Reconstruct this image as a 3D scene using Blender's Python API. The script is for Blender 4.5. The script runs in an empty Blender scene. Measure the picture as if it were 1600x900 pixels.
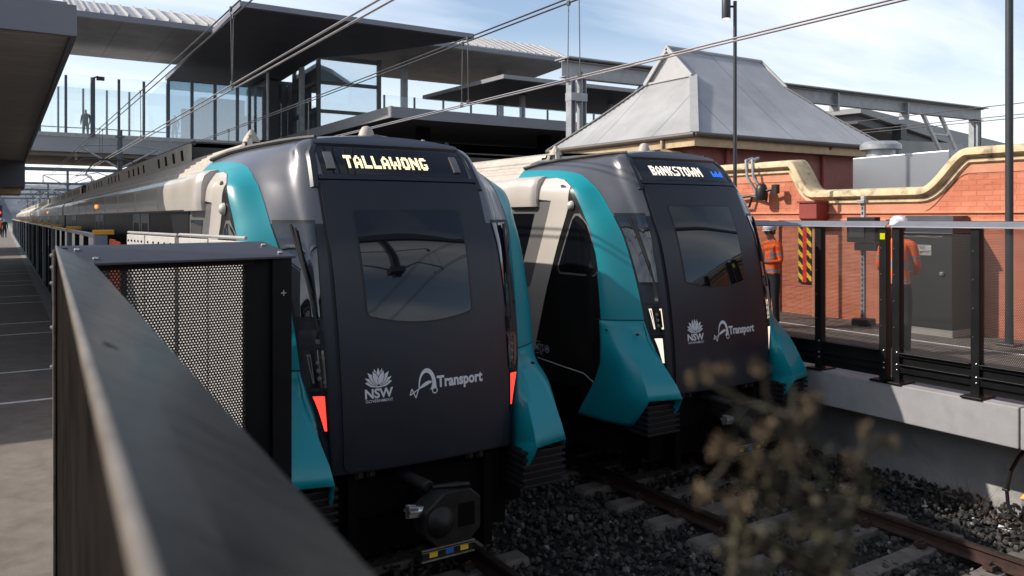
import bpy, bmesh, math, random
import numpy as np
from mathutils import Vector, Matrix
from mathutils.geometry import tessellate_polygon

R = math.radians
SC = bpy.context.scene
COL = SC.collection
random.seed(7)

# ------------------------------------------------------------------ camera, world, sun, exposure
F_PX, HOR, EYE = 1250.0, 340.0, 3.05
YAW = math.atan(795 / F_PX)
SN, CS = math.sin(YAW), math.cos(YAW)
cam_d = bpy.data.cameras.new('camera')
cam = bpy.data.objects.new('camera', cam_d)
COL.objects.link(cam)
cam.location = (0, 0, EYE)
cam.rotation_euler = (R(90), 0, -YAW)
cam_d.sensor_width = 36
cam_d.lens = 36 * F_PX / 1600
cam_d.shift_y = -(450 - HOR) / 1600
cam_d.clip_start = 0.02
cam_d.clip_end = 4000
cam_d.dof.use_dof = True
cam_d.dof.focus_distance = 9.0
cam_d.dof.aperture_fstop = 4.2
SC.camera = cam

SUN_DIR = Vector((-0.70, 0.42, 0.60)).normalized()
SUN_EL = math.asin(SUN_DIR.z)
SUN_AZ = math.atan2(SUN_DIR.x, SUN_DIR.y)
sun_d = bpy.data.lights.new('sun', 'SUN')
sun_d.energy = 4.6
sun_d.angle = R(0.6)
sun_d.color = (1.0, 0.93, 0.84)
sun = bpy.data.objects.new('sun', sun_d)
COL.objects.link(sun)
sun.location = (-20, 12, 30)
sun.rotation_euler = SUN_DIR.to_track_quat('Z', 'Y').to_euler()

SC.view_settings.view_transform = 'Standard'
SC.view_settings.look = 'None'
SC.view_settings.gamma = 1
SC.view_settings.exposure = 0.36
SC.view_settings.use_curve_mapping = False

world = bpy.data.worlds.new('World')
SC.world = world
world.use_nodes = True
nt = world.node_tree
for n in list(nt.nodes):
    nt.nodes.remove(n)
def wn(t, **k):
    n = nt.nodes.new(t)
    for a, v in k.items():
        setattr(n, a, v)
    return n
out = wn('ShaderNodeOutputWorld')
bg = wn('ShaderNodeBackground')
bg.inputs['Strength'].default_value = 0.135
sky = wn('ShaderNodeTexSky', sky_type='NISHITA', sun_disc=False)
sky.sun_elevation = SUN_EL
sky.sun_rotation = SUN_AZ
sky.air_density = 1.0
sky.dust_density = 1.2
sky.ozone_density = 1.2
tc = wn('ShaderNodeTexCoord')
sep = wn('ShaderNodeSeparateXYZ')
nt.links.new(tc.outputs['Generated'], sep.inputs[0])
zmax = wn('ShaderNodeMath', operation='MAXIMUM'); zmax.inputs[1].default_value = 0.0
nt.links.new(sep.outputs['Z'], zmax.inputs[0])
zadd = wn('ShaderNodeMath', operation='ADD'); zadd.inputs[1].default_value = 0.16
nt.links.new(zmax.outputs[0], zadd.inputs[0])
dx = wn('ShaderNodeMath', operation='DIVIDE'); dy = wn('ShaderNodeMath', operation='DIVIDE')
nt.links.new(sep.outputs['X'], dx.inputs[0]); nt.links.new(zadd.outputs[0], dx.inputs[1])
nt.links.new(sep.outputs['Y'], dy.inputs[0]); nt.links.new(zadd.outputs[0], dy.inputs[1])
cmb = wn('ShaderNodeCombineXYZ')
nt.links.new(dx.outputs[0], cmb.inputs[0]); nt.links.new(dy.outputs[0], cmb.inputs[1])
mp = wn('ShaderNodeMapping')
mp.inputs['Rotation'].default_value = (0, 0, R(35))
mp.inputs['Scale'].default_value = (0.42, 1.5, 1)
mp.inputs['Location'].default_value = (2.3, 0.7, 0)
nt.links.new(cmb.outputs[0], mp.inputs[0])
nz = wn('ShaderNodeTexNoise')
nz.inputs['Scale'].default_value = 0.8
nz.inputs['Detail'].default_value = 9
nz.inputs['Roughness'].default_value = 0.52
nz.inputs['Distortion'].default_value = 0.25
nt.links.new(mp.outputs[0], nz.inputs['Vector'])
rp = wn('ShaderNodeValToRGB')
rp.color_ramp.elements[0].position = 0.43
rp.color_ramp.elements[0].color = (0.06, 0.06, 0.06, 1)
rp.color_ramp.elements[1].position = 0.68
rp.color_ramp.elements[1].color = (0.92, 0.92, 0.92, 1)
nt.links.new(nz.outputs['Fac'], rp.inputs[0])
# towards the horizon the cloud deck is seen edge-on and closes up
hz = wn('ShaderNodeMapRange'); hz.inputs['From Min'].default_value = 0.02; hz.inputs['From Max'].default_value = 0.24
hz.inputs['To Min'].default_value = 1.0; hz.inputs['To Max'].default_value = 0.0
nt.links.new(sep.outputs['Z'], hz.inputs[0])
mx0 = wn('ShaderNodeMath', operation='MAXIMUM')
nt.links.new(rp.outputs[0], mx0.inputs[0]); nt.links.new(hz.outputs[0], mx0.inputs[1])
mix = wn('ShaderNodeMix', data_type='RGBA')
nt.links.new(mx0.outputs[0], mix.inputs['Factor'])
nt.links.new(sky.outputs[0], mix.inputs['A'])
mix.inputs['B'].default_value = (7.5, 7.65, 7.9, 1)
nt.links.new(mix.outputs['Result'], bg.inputs['Color'])
nt.links.new(bg.outputs[0], out.inputs['Surface'])

# ------------------------------------------------------------------ unprojection: a pixel of the photograph on a chosen plane
def ray(px, py):
    u = (px - 800) / F_PX
    return Vector((SN + CS * u, CS - SN * u, (HOR - py) / F_PX))
def at(px, py, X=None, Y=None, z=None, Z=None):
    d = ray(px, py)
    if X is not None: t = X / d.x
    elif Y is not None: t = Y / d.y
    elif z is not None: t = (z - EYE) / d.z
    else: t = Z
    return Vector((0, 0, EYE)) + d * t

# ------------------------------------------------------------------ materials
MATS = {}
def newmat(name):
    m = bpy.data.materials.new(name)
    m.use_nodes = True
    return m, m.node_tree, m.node_tree.nodes['Principled BSDF']
def node(t, kind, **k):
    n = t.nodes.new(kind)
    for a, v in k.items():
        setattr(n, a, v)
    return n
def math_(t, op, a, b=None, c=None):
    n = t.nodes.new('ShaderNodeMath'); n.operation = op
    for i, v in enumerate((a, b, c)):
        if v is None: continue
        if isinstance(v, (int, float)): n.inputs[i].default_value = v
        else: t.links.new(v, n.inputs[i])
    return n.outputs[0]
def coords(t):
    g = t.nodes.new('ShaderNodeNewGeometry')      # world position: stays put whatever the part's origin
    return g.outputs['Position']
def objco(t):
    return t.nodes.new('ShaderNodeTexCoord').outputs['Object']
def noise(t, vec, scale, detail=4, rough=.55, dist=0):
    n = t.nodes.new('ShaderNodeTexNoise')
    n.inputs['Scale'].default_value = scale; n.inputs['Detail'].default_value = detail
    n.inputs['Roughness'].default_value = rough; n.inputs['Distortion'].default_value = dist
    t.links.new(vec, n.inputs['Vector'])
    return n.outputs['Fac']
def ramp(t, fac, stops):
    n = t.nodes.new('ShaderNodeValToRGB')
    e = n.color_ramp.elements
    while len(e) < len(stops): e.new(0.5)
    for k, (p, c) in enumerate(stops):
        e[k].position = p; e[k].color = (c[0], c[1], c[2], 1)
    t.links.new(fac, n.inputs[0])
    return n.outputs[0]
def mixc(t, fac, a, b, mode='MIX'):
    n = t.nodes.new('ShaderNodeMix'); n.data_type = 'RGBA'; n.blend_type = mode
    for key, v in (('Factor', fac), ('A', a), ('B', b)):
        if isinstance(v, (int, float)): n.inputs[key].default_value = v
        elif isinstance(v, tuple): n.inputs[key].default_value = (v[0], v[1], v[2], 1)
        else: t.links.new(v, n.inputs[key])
    return n.outputs['Result']
def bump(t, p, height, strength=.3, dist=.01):
    b = t.nodes.new('ShaderNodeBump')
    b.inputs['Strength'].default_value = strength; b.inputs['Distance'].default_value = dist
    t.links.new(height, b.inputs['Height']); t.links.new(b.outputs[0], p.inputs['Normal'])
    return b
def M(name, col, rough=.5, metal=0., var=.15, vs=3., bmp=0., bs=40., bd=.004, coat=0., spec=.5, dirt=None, ds=1.2, da=.5, rv=.1, cr=.06):
    """painted / plain surface: base colour with uneven tone, optional bump, optional dirt patches"""
    m, t, p = newmat(name)
    P = objco(t)
    n1 = noise(t, P, vs, 6, .6)
    lo = tuple(max(0, c * (1 - var)) for c in col); hi = tuple(min(1, c * (1 + var)) for c in col)
    c = ramp(t, n1, [(.3, lo), (.7, hi)])
    if dirt:
        n2 = noise(t, P, ds, 8, .65, .4)
        f = ramp(t, n2, [(.5, (0, 0, 0)), (.72, (da, da, da))])
        c = mixc(t, f, c, dirt)
    t.links.new(c, p.inputs['Base Color'])
    r = math_(t, 'MULTIPLY_ADD', n1, rv, rough - rv / 2)
    t.links.new(r, p.inputs['Roughness'])
    p.inputs['Metallic'].default_value = metal
    p.inputs['Coat Weight'].default_value = coat
    p.inputs['Coat Roughness'].default_value = cr
    p.inputs['Specular IOR Level'].default_value = spec
    if bmp: bump(t, p, noise(t, P, bs, 5, .6), bmp, bd)
    MATS[name] = m
    return m
def EM(name, col, strength):
    m, t, p = newmat(name)
    p.inputs['Base Color'].default_value = (*[c * .5 for c in col], 1)
    p.inputs['Emission Color'].default_value = (*col, 1)
    p.inputs['Emission Strength'].default_value = strength
    p.inputs['Roughness'].default_value = .25
    MATS[name] = m
    return m
def GLASS(name, tint, refl=.1, rough=.02, dark=0., tone=(.12, .16, .18)):
    """thin sheet glass: tinted see-through plus reflection that rises at glancing angles"""
    m, t, p = newmat(name)
    t.nodes.remove(p)
    o = t.nodes['Material Output']
    tr = node(t, 'ShaderNodeBsdfTransparent'); tr.inputs[0].default_value = (*tint, 1)
    gl = node(t, 'ShaderNodeBsdfGlossy'); gl.inputs['Color'].default_value = (.9, .95, 1, 1); gl.inputs['Roughness'].default_value = rough
    lw = node(t, 'ShaderNodeFresnel'); lw.inputs['IOR'].default_value = 1.5
    f = math_(t, 'MULTIPLY_ADD', lw.outputs[0], 1.0, refl)
    f = math_(t, 'MINIMUM', f, 1.0)
    mxs = node(t, 'ShaderNodeMixShader')
    t.links.new(f, mxs.inputs[0]); t.links.new(tr.outputs[0], mxs.inputs[1]); t.links.new(gl.outputs[0], mxs.inputs[2])
    last = mxs.outputs[0]
    if dark:
        di = node(t, 'ShaderNodeBsdfDiffuse'); di.inputs[0].default_value = (*tone, 1)
        m2 = node(t, 'ShaderNodeMixShader'); m2.inputs[0].default_value = dark
        t.links.new(last, m2.inputs[1]); t.links.new(di.outputs[0], m2.inputs[2]); last = m2.outputs[0]
    t.links.new(last, o.inputs['Surface'])
    MATS[name] = m
    return m
def PERF(name, axes, pitch, rad, col, rough=.4):
    """perforated steel sheet: round holes on a staggered grid"""
    m, t, p = newmat(name)
    P = coords(t)
    s = node(t, 'ShaderNodeSeparateXYZ'); t.links.new(P, s.inputs[0])
    h = pitch * 1.7320508
    if axes[0] == 'XY':                               # along a line that is neither axis: use X and Y together
        A = math_(t, 'ADD', math_(t, 'MULTIPLY', s.outputs['X'], axes[2][0]), math_(t, 'MULTIPLY', s.outputs['Y'], axes[2][1]))
    else:
        A = s.outputs[axes[0]]
    B = s.outputs[axes[1]]
    def cell(off):
        a = math_(t, 'MULTIPLY', math_(t, 'SUBTRACT', math_(t, 'FRACT', math_(t, 'ADD', math_(t, 'DIVIDE', A, pitch), 100 + off)), .5), pitch)
        b = math_(t, 'MULTIPLY', math_(t, 'SUBTRACT', math_(t, 'FRACT', math_(t, 'ADD', math_(t, 'DIVIDE', B, h), 100 + off)), .5), h)
        return math_(t, 'SQRT', math_(t, 'ADD', math_(t, 'MULTIPLY', a, a), math_(t, 'MULTIPLY', b, b)))
    d = math_(t, 'MINIMUM', cell(0), cell(.5))
    f = math_(t, 'GREATER_THAN', d, rad)
    p.inputs['Base Color'].default_value = (*col, 1); p.inputs['Roughness'].default_value = rough
    tr = node(t, 'ShaderNodeBsdfTransparent')
    mxs = node(t, 'ShaderNodeMixShader')
    t.links.new(f, mxs.inputs[0]); t.links.new(tr.outputs[0], mxs.inputs[1]); t.links.new(p.outputs[0], mxs.inputs[2])
    t.links.new(mxs.outputs[0], t.nodes['Material Output'].inputs['Surface'])
    MATS[name] = m
    return m
def BRICK(name, ax, c1, c2, mortar, var=.3):
    m, t, p = newmat(name)
    P = coords(t)
    s = node(t, 'ShaderNodeSeparateXYZ'); t.links.new(P, s.inputs[0])
    cb = node(t, 'ShaderNodeCombineXYZ'); t.links.new(s.outputs[ax], cb.inputs[0]); t.links.new(s.outputs['Z'], cb.inputs[1])
    b = node(t, 'ShaderNodeTexBrick')
    b.inputs['Scale'].default_value = 1.0; b.inputs['Brick Width'].default_value = .24; b.inputs['Row Height'].default_value = .085
    b.inputs['Mortar Size'].default_value = .006; b.inputs['Mortar Smooth'].default_value = .3; b.inputs['Bias'].default_value = -.2
    b.inputs['Color1'].default_value = (*c1, 1); b.inputs['Color2'].default_value = (*c2, 1); b.inputs['Mortar'].default_value = (*mortar, 1)
    t.links.new(cb.outputs[0], b.inputs['Vector'])
    n1 = noise(t, P, 1.1, 8, .65, .5)
    c = mixc(t, ramp(t, n1, [(.42, (0, 0, 0)), (.7, (.55, .55, .55))]), b.outputs['Color'], tuple(min(1, x * 1.35 + .03) for x in c2))
    n2 = noise(t, P, 5.5, 8, .7, 1.0)
    c = mixc(t, ramp(t, n2, [(.58, (0, 0, 0)), (.72, (.6, .6, .6))]), c, tuple(x * .5 for x in c1))
    n3 = noise(t, P, .45, 6, .7, .8)
    c = mixc(t, ramp(t, n3, [(.46, (0, 0, 0)), (.66, (.5, .5, .5))]), c, tuple(min(1, x * 1.1 + .04) for x in c1))
    t.links.new(c, p.inputs['Base Color'])
    p.inputs['Roughness'].default_value = .75
    hgt = math_(t, 'MULTIPLY_ADD', noise(t, P, 30, 5, .6), .5, math_(t, 'MULTIPLY', b.outputs['Fac'], -1.0))
    bump(t, p, hgt, .55, .012)
    MATS[name] = m
    return m
def CORR(name, ax, pitch, col, rough=.45, metal=.3, seam=None, amp=.012, rust=None):
    """profiled sheet metal: ribs across axis ax, sheet seams every seam metres"""
    m, t, p = newmat(name)
    P = coords(t)
    s = node(t, 'ShaderNodeSeparateXYZ'); t.links.new(P, s.inputs[0])
    w = math_(t, 'SINE', math_(t, 'MULTIPLY', s.outputs[ax], 2 * math.pi / pitch))
    n1 = noise(t, P, .9, 8, .6, .3)
    c = ramp(t, n1, [(.3, tuple(x * .82 for x in col)), (.7, tuple(min(1, x * 1.12) for x in col))])
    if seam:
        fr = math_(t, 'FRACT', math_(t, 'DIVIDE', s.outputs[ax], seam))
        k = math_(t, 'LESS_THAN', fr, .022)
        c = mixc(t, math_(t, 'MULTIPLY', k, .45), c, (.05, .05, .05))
    if rust:
        n3 = noise(t, P, 7, 6, .7)
        c = mixc(t, ramp(t, n3, [(.66, (0, 0, 0)), (.74, (.4, .4, .4))]), c, rust)
    t.links.new(c, p.inputs['Base Color'])
    p.inputs['Roughness'].default_value = rough; p.inputs['Metallic'].default_value = metal
    bump(t, p, w, .8, amp)
    MATS[name] = m
    return m

# ------------------------------------------------------------------ mesh building
WL = {}                                    # world location of the root a part's mesh is measured from
def tag(o, label=None, cat=None, group=None, kind=None):
    if label: o['label'] = label
    if cat: o['category'] = cat
    if group: o['group'] = group
    if kind: o['kind'] = kind
    return o
def thing(name, label, cat, loc=(0, 0, 0), group=None):
    o = bpy.data.objects.new(name, None)
    o.empty_display_size = .2
    COL.objects.link(o); o.location = loc
    WL[o] = Vector(loc)
    return tag(o, label, cat, group)
class MB:
    def __init__(s):
        s.v = []; s.f = []; s.m = []
    def add(s, vs, fs, mi=0):
        b = len(s.v)
        s.v += [tuple(x) for x in vs]
        for f in fs:
            s.f.append([b + i for i in f]); s.m.append(mi)
    def box(s, x0, x1, y0, y1, z0, z1, mi=0):
        s.add([(x0, y0, z0), (x1, y0, z0), (x1, y1, z0), (x0, y1, z0), (x0, y0, z1), (x1, y0, z1), (x1, y1, z1), (x0, y1, z1)],
              [(3, 2, 1, 0), (4, 5, 6, 7), (0, 1, 5, 4), (1, 2, 6, 5), (2, 3, 7, 6), (3, 0, 4, 7)], mi)
        return s
    def hexa(s, lo, hi, mi=0):             # lo, hi: 4 points each, same winding (counter-clockwise seen from hi)
        s.add(list(lo) + list(hi), [(3, 2, 1, 0), (4, 5, 6, 7), (0, 1, 5, 4), (1, 2, 6, 5), (2, 3, 7, 6), (3, 0, 4, 7)], mi)
        return s
    def bar(s, p, q, w, h, mi=0, up=(0, 0, 1)):   # rectangular bar from p to q
        p = Vector(p); q = Vector(q); d = (q - p).normalized()
        u = Vector(up)
        if abs(d.dot(u)) > .95: u = Vector((0, 1, 0))
        a = d.cross(u).normalized() * (w / 2); b = a.cross(d).normalized() * (h / 2)
        lo = [p - a - b, p + a - b, p + a + b, p - a + b]; hi = [x + (q - p) for x in lo]
        s.hexa(lo, hi, mi); return s
    def tube(s, pts, r, n=8, mi=0, caps=True):
        pts = [Vector(p) for p in pts]
        rs = r if isinstance(r, (list, tuple)) else [r] * len(pts)
        rings = []; pa = None
        for i, p in enumerate(pts):
            d = (pts[min(i + 1, len(pts) - 1)] - pts[max(i - 1, 0)]).normalized()
            if pa is None:
                u = Vector((0, 0, 1)) if abs(d.z) < .9 else Vector((1, 0, 0))
                a = d.cross(u).normalized()
            else:
                a = (pa - d * pa.dot(d)).normalized()
            pa = a; b = d.cross(a)
            rings.append([p + (a * math.cos(2 * math.pi * k / n) + b * math.sin(2 * math.pi * k / n)) * rs[i] for k in range(n)])
        vs = [q for rr in rings for q in rr]; fs = []
        for i in range(len(pts) - 1):
            for k in range(n):
                k2 = (k + 1) % n
                fs.append((i * n + k, i * n + k2, (i + 1) * n + k2, (i + 1) * n + k))
        if caps:
            fs.append(tuple(range(n - 1, -1, -1))); fs.append(tuple((len(pts) - 1) * n + k for k in range(n)))
        s.add(vs, fs, mi); return s
    def grid(s, P, mi=0, flip=False):      # P[i][j] points
        nu, nv = len(P), len(P[0])
        fs = []
        for i in range(nu - 1):
            for j in range(nv - 1):
                q = (i * nv + j, (i + 1) * nv + j, (i + 1) * nv + j + 1, i * nv + j + 1)
                fs.append(q[::-1] if flip else q)
        s.add([p for row in P for p in row], fs, mi); return s
    def prism(s, poly, fn, t0, t1, mi=0):  # 2-D outline, fn(a, b, t) -> point
        n = len(poly)
        tri = tessellate_polygon([[Vector((a, b, 0)) for a, b in poly]])
        lo = [fn(a, b, t0) for a, b in poly]; hi = [fn(a, b, t1) for a, b in poly]
        s.add(lo + hi, [tuple(t) for t in tri] + [tuple(i + n for i in t[::-1]) for t in tri] +
              [(i, (i + 1) % n, n + (i + 1) % n, n + i) for i in range(n)], mi); return s
    def flat(s, poly, fn, mi=0):
        tri = tessellate_polygon([[Vector((a, b, 0)) for a, b in poly]])
        s.add([fn(a, b) for a, b in poly], [tuple(t) for t in tri], mi); return s
    def lathe(s, prof, c, axis='z', n=24, mi=0):   # prof: (radius, height)
        vs = []; fs = []
        for r, h in prof:
            for k in range(n):
                a = 2 * math.pi * k / n
                x, y = r * math.cos(a), r * math.sin(a)
                if axis == 'z': q = (c[0] + x, c[1] + y, c[2] + h)
                elif axis == 'y': q = (c[0] + x, c[1] + h, c[2] + y)
                else: q = (c[0] + h, c[1] + x, c[2] + y)
                vs.append(q)
        for i in range(len(prof) - 1):
            for k in range(n):
                k2 = (k + 1) % n
                fs.append((i * n + k, i * n + k2, (i + 1) * n + k2, (i + 1) * n + k))
        fs.append(tuple(range(n))); fs.append(tuple((len(prof) - 1) * n + k for k in range(n)))
        s.add(vs, fs, mi); return s
    def build(s, name, mat, parent=None, smooth=False, bevel=0, weld=False, solid=0, fixn=True):
        me = bpy.data.meshes.new(name)
        if parent is None:
            a = np.array(s.v); base = Vector(((a[:, 0].min() + a[:, 0].max()) / 2, (a[:, 1].min() + a[:, 1].max()) / 2, a[:, 2].min()))
        else:
            base = WL[parent]
        me.from_pydata([(x - base.x, y - base.y, z - base.z) for x, y, z in s.v], [], s.f)
        for m in (mat if isinstance(mat, (list, tuple)) else [mat]):
            me.materials.append(MATS[m] if isinstance(m, str) else m)
        if any(s.m): me.polygons.foreach_set('material_index', s.m)
        if fixn or weld:
            bm = bmesh.new(); bm.from_mesh(me)
            if weld: bmesh.ops.remove_doubles(bm, verts=bm.verts, dist=1e-4)
            if fixn: bmesh.ops.recalc_face_normals(bm, faces=bm.faces)
            bm.to_mesh(me); bm.free()
        if smooth:
            me.polygons.foreach_set('use_smooth', [True] * len(me.polygons))
            if smooth != 'all': me.set_sharp_from_angle(angle=R(40))
        me.update()
        o = bpy.data.objects.new(name, me); COL.objects.link(o)
        if parent is None:
            o.location = base; WL[o] = base
        else:
            o.parent = parent; WL[o] = base
        if solid:
            md = o.modifiers.new('solid', 'SOLIDIFY'); md.thickness = solid; md.offset = -1
        if bevel:
            md = o.modifiers.new('bevel', 'BEVEL'); md.width = bevel; md.segments = 2; md.limit_method = 'ANGLE'; md.angle_limit = R(35)
        return o
def copy_tree(o, parent=None):
    c = o.copy(); COL.objects.link(c); WL[c] = WL[o]
    if parent is not None: c.parent = parent
    for ch in list(o.children): copy_tree(ch, c)
    return c
def box_thing(name, label, cat, mat, b, bevel=.004, **k):
    return tag(MB().box(*b).build(name, mat, None, bevel=bevel), label, cat, **k)
def text_mesh(txt, size, bold=0., spacing=1.):
    """2-D glyph triangles of a line of text: (verts, faces, width), baseline at 0"""
    cu = bpy.data.curves.new('lettering', 'FONT')
    cu.body = txt; cu.size = size; cu.offset = bold; cu.space_character = spacing; cu.resolution_u = 3
    ob = bpy.data.objects.new('lettering', cu); COL.objects.link(ob)
    dg = bpy.context.evaluated_depsgraph_get()
    me = bpy.data.meshes.new_from_object(ob.evaluated_get(dg))
    vs = [(v.co.x, v.co.y) for v in me.vertices]; fs = [tuple(p.vertices) for p in me.polygons]
    bpy.data.objects.remove(ob); bpy.data.curves.remove(cu); bpy.data.meshes.remove(me)
    x0 = min(v[0] for v in vs); x1 = max(v[0] for v in vs)
    return [(x - x0, y) for x, y in vs], fs, x1 - x0
def add_text(mb, txt, x0, x1, base, height, fn, bold=0., mi=0):
    """fit txt between x0 and x1 with capital height, mapped by fn(a, b)"""
    vs, fs, w = text_mesh(txt, 1.0, bold)
    capv = max(v[1] for v in text_mesh('H', 1.0, 0)[0])
    sx = (x1 - x0) / w; sy = height / capv
    mb.add([fn(x0 + x * sx, base + y * sy) for x, y in vs], fs, mi)
def lerp(a, b, t): return a + (b - a) * t
def interp(x, tab):
    if x <= tab[0][0]: return tab[0][1]
    for (x0, y0), (x1, y1) in zip(tab, tab[1:]):
        if x <= x1: return lerp(y0, y1, (x - x0) / (x1 - x0))
    return tab[-1][1]

# ------------------------------------------------------------------ palette
M('asphalt', (.125, .104, .086), .85, var=.25, vs=6, bmp=.5, bs=90, dirt=(.19, .165, .14), ds=2.2, da=.5)
M('platform_concrete', (.30, .28, .26), .85, var=.18, vs=5, bmp=.3, bs=60, dirt=(.10, .095, .09), ds=1.6, da=.7)
M('coping_concrete', (.27, .265, .27), .8, var=.12, vs=2.2, bmp=.25, bs=50, dirt=(.2, .18, .17), ds=3, da=.45)
M('wall_concrete', (.33, .32, .31), .85, var=.2, vs=1.6, bmp=.3, bs=40, dirt=(.08, .075, .07), ds=1.2, da=.7)
M('kerb_concrete', (.20, .195, .195), .8, var=.15, vs=4, bmp=.25, bs=60)
M('line_paint', (.62, .61, .58), .7, var=.2, vs=9, dirt=(.2, .19, .18), ds=12, da=.6)
M('ground_dirt', (.10, .09, .075), .95, var=.3, vs=.5, bmp=.5, bs=8)
M('ballast_bed', (.012, .011, .0105), .95, var=.5, vs=25, bmp=1, bs=26, bd=.05)
M('sleeper', (.125, .110, .098), .9, var=.25, vs=8, bmp=.4, bs=60, dirt=(.06, .04, .03), ds=6, da=.7)
M('rail_rust', (.035, .015, .010), .8, var=.35, vs=12, bmp=.3, bs=50)
M('rail_head', (.20, .17, .15), .35, metal=.9, var=.3, vs=20)
M('label_blue', (.02, .12, .42), .5)
M('train_mask', (.0115, .0145, .0225), .40, metal=0, var=.10, vs=2, coat=.14, spec=.35, cr=.3, dirt=(.026, .024, .022), ds=2.6, da=.45)
M('train_hood', (.125, .122, .128), .36, metal=.5, var=.06, vs=2, coat=.6, cr=.14)
M('train_black', (.006, .006, .0065), .35, var=.2, vs=3, coat=.1, spec=.3, dirt=(.022, .02, .018), ds=2, da=.5)
M('train_teal', (.003, .225, .265), .36, metal=.0, var=.05, vs=2, coat=.22, cr=.16, spec=.35, dirt=(.004, .165, .195), ds=1.5, da=.5)
M('train_cream', (.50, .455, .40), .38, metal=.15, var=.06, vs=1.5, coat=.4, dirt=(.36, .32, .275), ds=.8, da=.5)
M('train_grey', (.14, .135, .13), .4, metal=.2, var=.1, vs=2, coat=.2)
M('train_roof', (.42, .37, .31), .6, var=.18, vs=2, dirt=(.2, .17, .14), ds=2, da=.6)
M('roof_kit', (.05, .047, .044), .7, var=.3, vs=4, dirt=(.12, .10, .085), ds=3, da=.5)
M('dark_glass', (.004, .005, .007), .03, var=.0, coat=.12, spec=.5, rv=.01)
M('corner_glass', (.006, .008, .012), .03, var=.0, coat=1, spec=.8, rv=.01)
M('lamp_lens', (.012, .012, .014), .08, var=.1, coat=1)
M('seal_rubber', (.008, .008, .008), .6)
M('bumper_black', (.014, .0135, .015), .5, spec=.25, var=.25, vs=7, bmp=.2, bs=60)
M('coupler_steel', (.022, .020, .019), .5, metal=.3, spec=.3, var=.3, vs=9, bmp=.3, bs=40)
M('bare_metal', (.45, .44, .43), .3, metal=.9, var=.25, vs=18)
M('logo_white', (.62, .63, .66), .5, var=.03)
M('logo_grey', (.42, .42, .44), .5, var=.03)
EM('led_yellow', (1, .86, .52), 1.3)
EM('led_white', (1, .88, .72), 1.3)
EM('led_blue', (.02, .16, .9), .9)
EM('lamp_red', (1, .045, .03), 1.6)
EM('lamp_white', (1, .84, .68), .85)
EM('lamp_orange', (1, .28, .04), 1.6)
M('fence_black', (.007, .007, .008), .45, var=.25, vs=6, spec=.22)
M('fence_cap', (.055, .055, .062), .42, metal=.3, var=.15, vs=4, bmp=.08, bs=90)
M('rail_cap', (.044, .036, .031), .33, metal=.9, var=.45, vs=4.5, bmp=.25, bs=9, bd=.012, dirt=(.025, .020, .017), ds=6, da=.9, rv=.35)
M('rail_edge', (.20, .17, .14), .45, metal=.5, var=.3, vs=8, dirt=(.10, .06, .04), ds=9, da=.8)
M('rail_side', (.012, .0105, .0095), .8, metal=0, spec=0, var=.5, vs=5, dirt=(.022, .018, .015), ds=3, da=.8)
M('steel_grey', (.30, .31, .325), .5, metal=.3, var=.15, vs=2.5, dirt=(.17, .17, .17), ds=2, da=.5)
M('galv', (.36, .37, .38), .42, metal=.5, var=.22, vs=5)
M('pole_grey', (.035, .037, .042), .4, metal=.2, var=.1, vs=4)
M('fascia_grey', (.16, .17, .195), .5, metal=.2, var=.1, vs=.7)
M('fascia_light', (.24, .24, .245), .55, metal=.1, var=.1, vs=.7)
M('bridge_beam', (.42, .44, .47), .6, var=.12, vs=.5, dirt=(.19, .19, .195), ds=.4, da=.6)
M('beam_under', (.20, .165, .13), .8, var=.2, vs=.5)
M('mast_steel', (.11, .125, .155), .5, metal=.4, var=.2, vs=3)
M('wire_metal', (.10, .095, .09), .35, metal=.9, var=.2, vs=1)
M('wire_copper', (.5, .46, .44), .32, metal=.9, var=.15, vs=.7)
M('insulator', (.30, .27, .26), .3, var=.15, vs=9)
M('psd_post', (.19, .225, .28), .45, metal=.1, var=.08, vs=3)
M('psd_yellow', (.80, .36, .02), .5, var=.08)
M('window_dark', (.010, .010, .011), .4, var=.2, spec=.2)
M('canopy_soffit', (.36, .33, .31), .7, var=.12, vs=1.2)
M('psd_rail', (.45, .44, .42), .4, metal=.4, var=.1)
M('white_panel', (.48, .46, .43), .55, var=.08, vs=5, dirt=(.4, .37, .33), ds=7, da=.5)
M('orange_red', (.72, .09, .02), .6, var=.12, vs=8)
M('coping_cream', (.56, .44, .27), .85, var=.2, vs=5, bmp=.5, bs=22, dirt=(.12, .09, .065), ds=4.2, da=1.0)
M('render_salmon', (.52, .21, .12), .8, var=.15, vs=2.4, bmp=.3, bs=30, dirt=(.62, .33, .22), ds=2, da=.6)
M('cabinet_grey', (.015, .015, .016), .5, var=.2, vs=4)
M('plinth', (.34, .32, .29), .85, var=.15, vs=9, bmp=.3, bs=60)
M('red_paint', (.24, .035, .025), .55, var=.15, vs=5)
M('sign_red', (.62, .03, .02), .5, var=.08)
M('sign_yellow', (.75, .50, .03), .5, var=.08)
M('sign_black', (.012, .012, .012), .5, var=.1)
M('label_plate', (.42, .41, .40), .5, var=.12, vs=20)
M('gutter', (.075, .062, .052), .5, var=.15, vs=4)
M('fascia_cream', (.47, .34, .20), .7, var=.15, vs=4, dirt=(.3, .2, .12), ds=5, da=.5)
M('roof_flash', (.38, .375, .37), .5, metal=.2, var=.1, vs=3, dirt=(.3, .28, .26), ds=3, da=.4)
M('duct_steel', (.27, .285, .31), .32, metal=.6, var=.05, vs=.8)
M('skin', (.42, .23, .16), .55, var=.1, vs=20)
M('hair_dark', (.02, .015, .012), .7)
M('hivis', (.90, .125, .012), .75, var=.12, vs=12, bmp=.3, bs=18, bd=.02)
M('reflective', (.24, .25, .28), .4, var=.1, vs=12)
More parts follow.
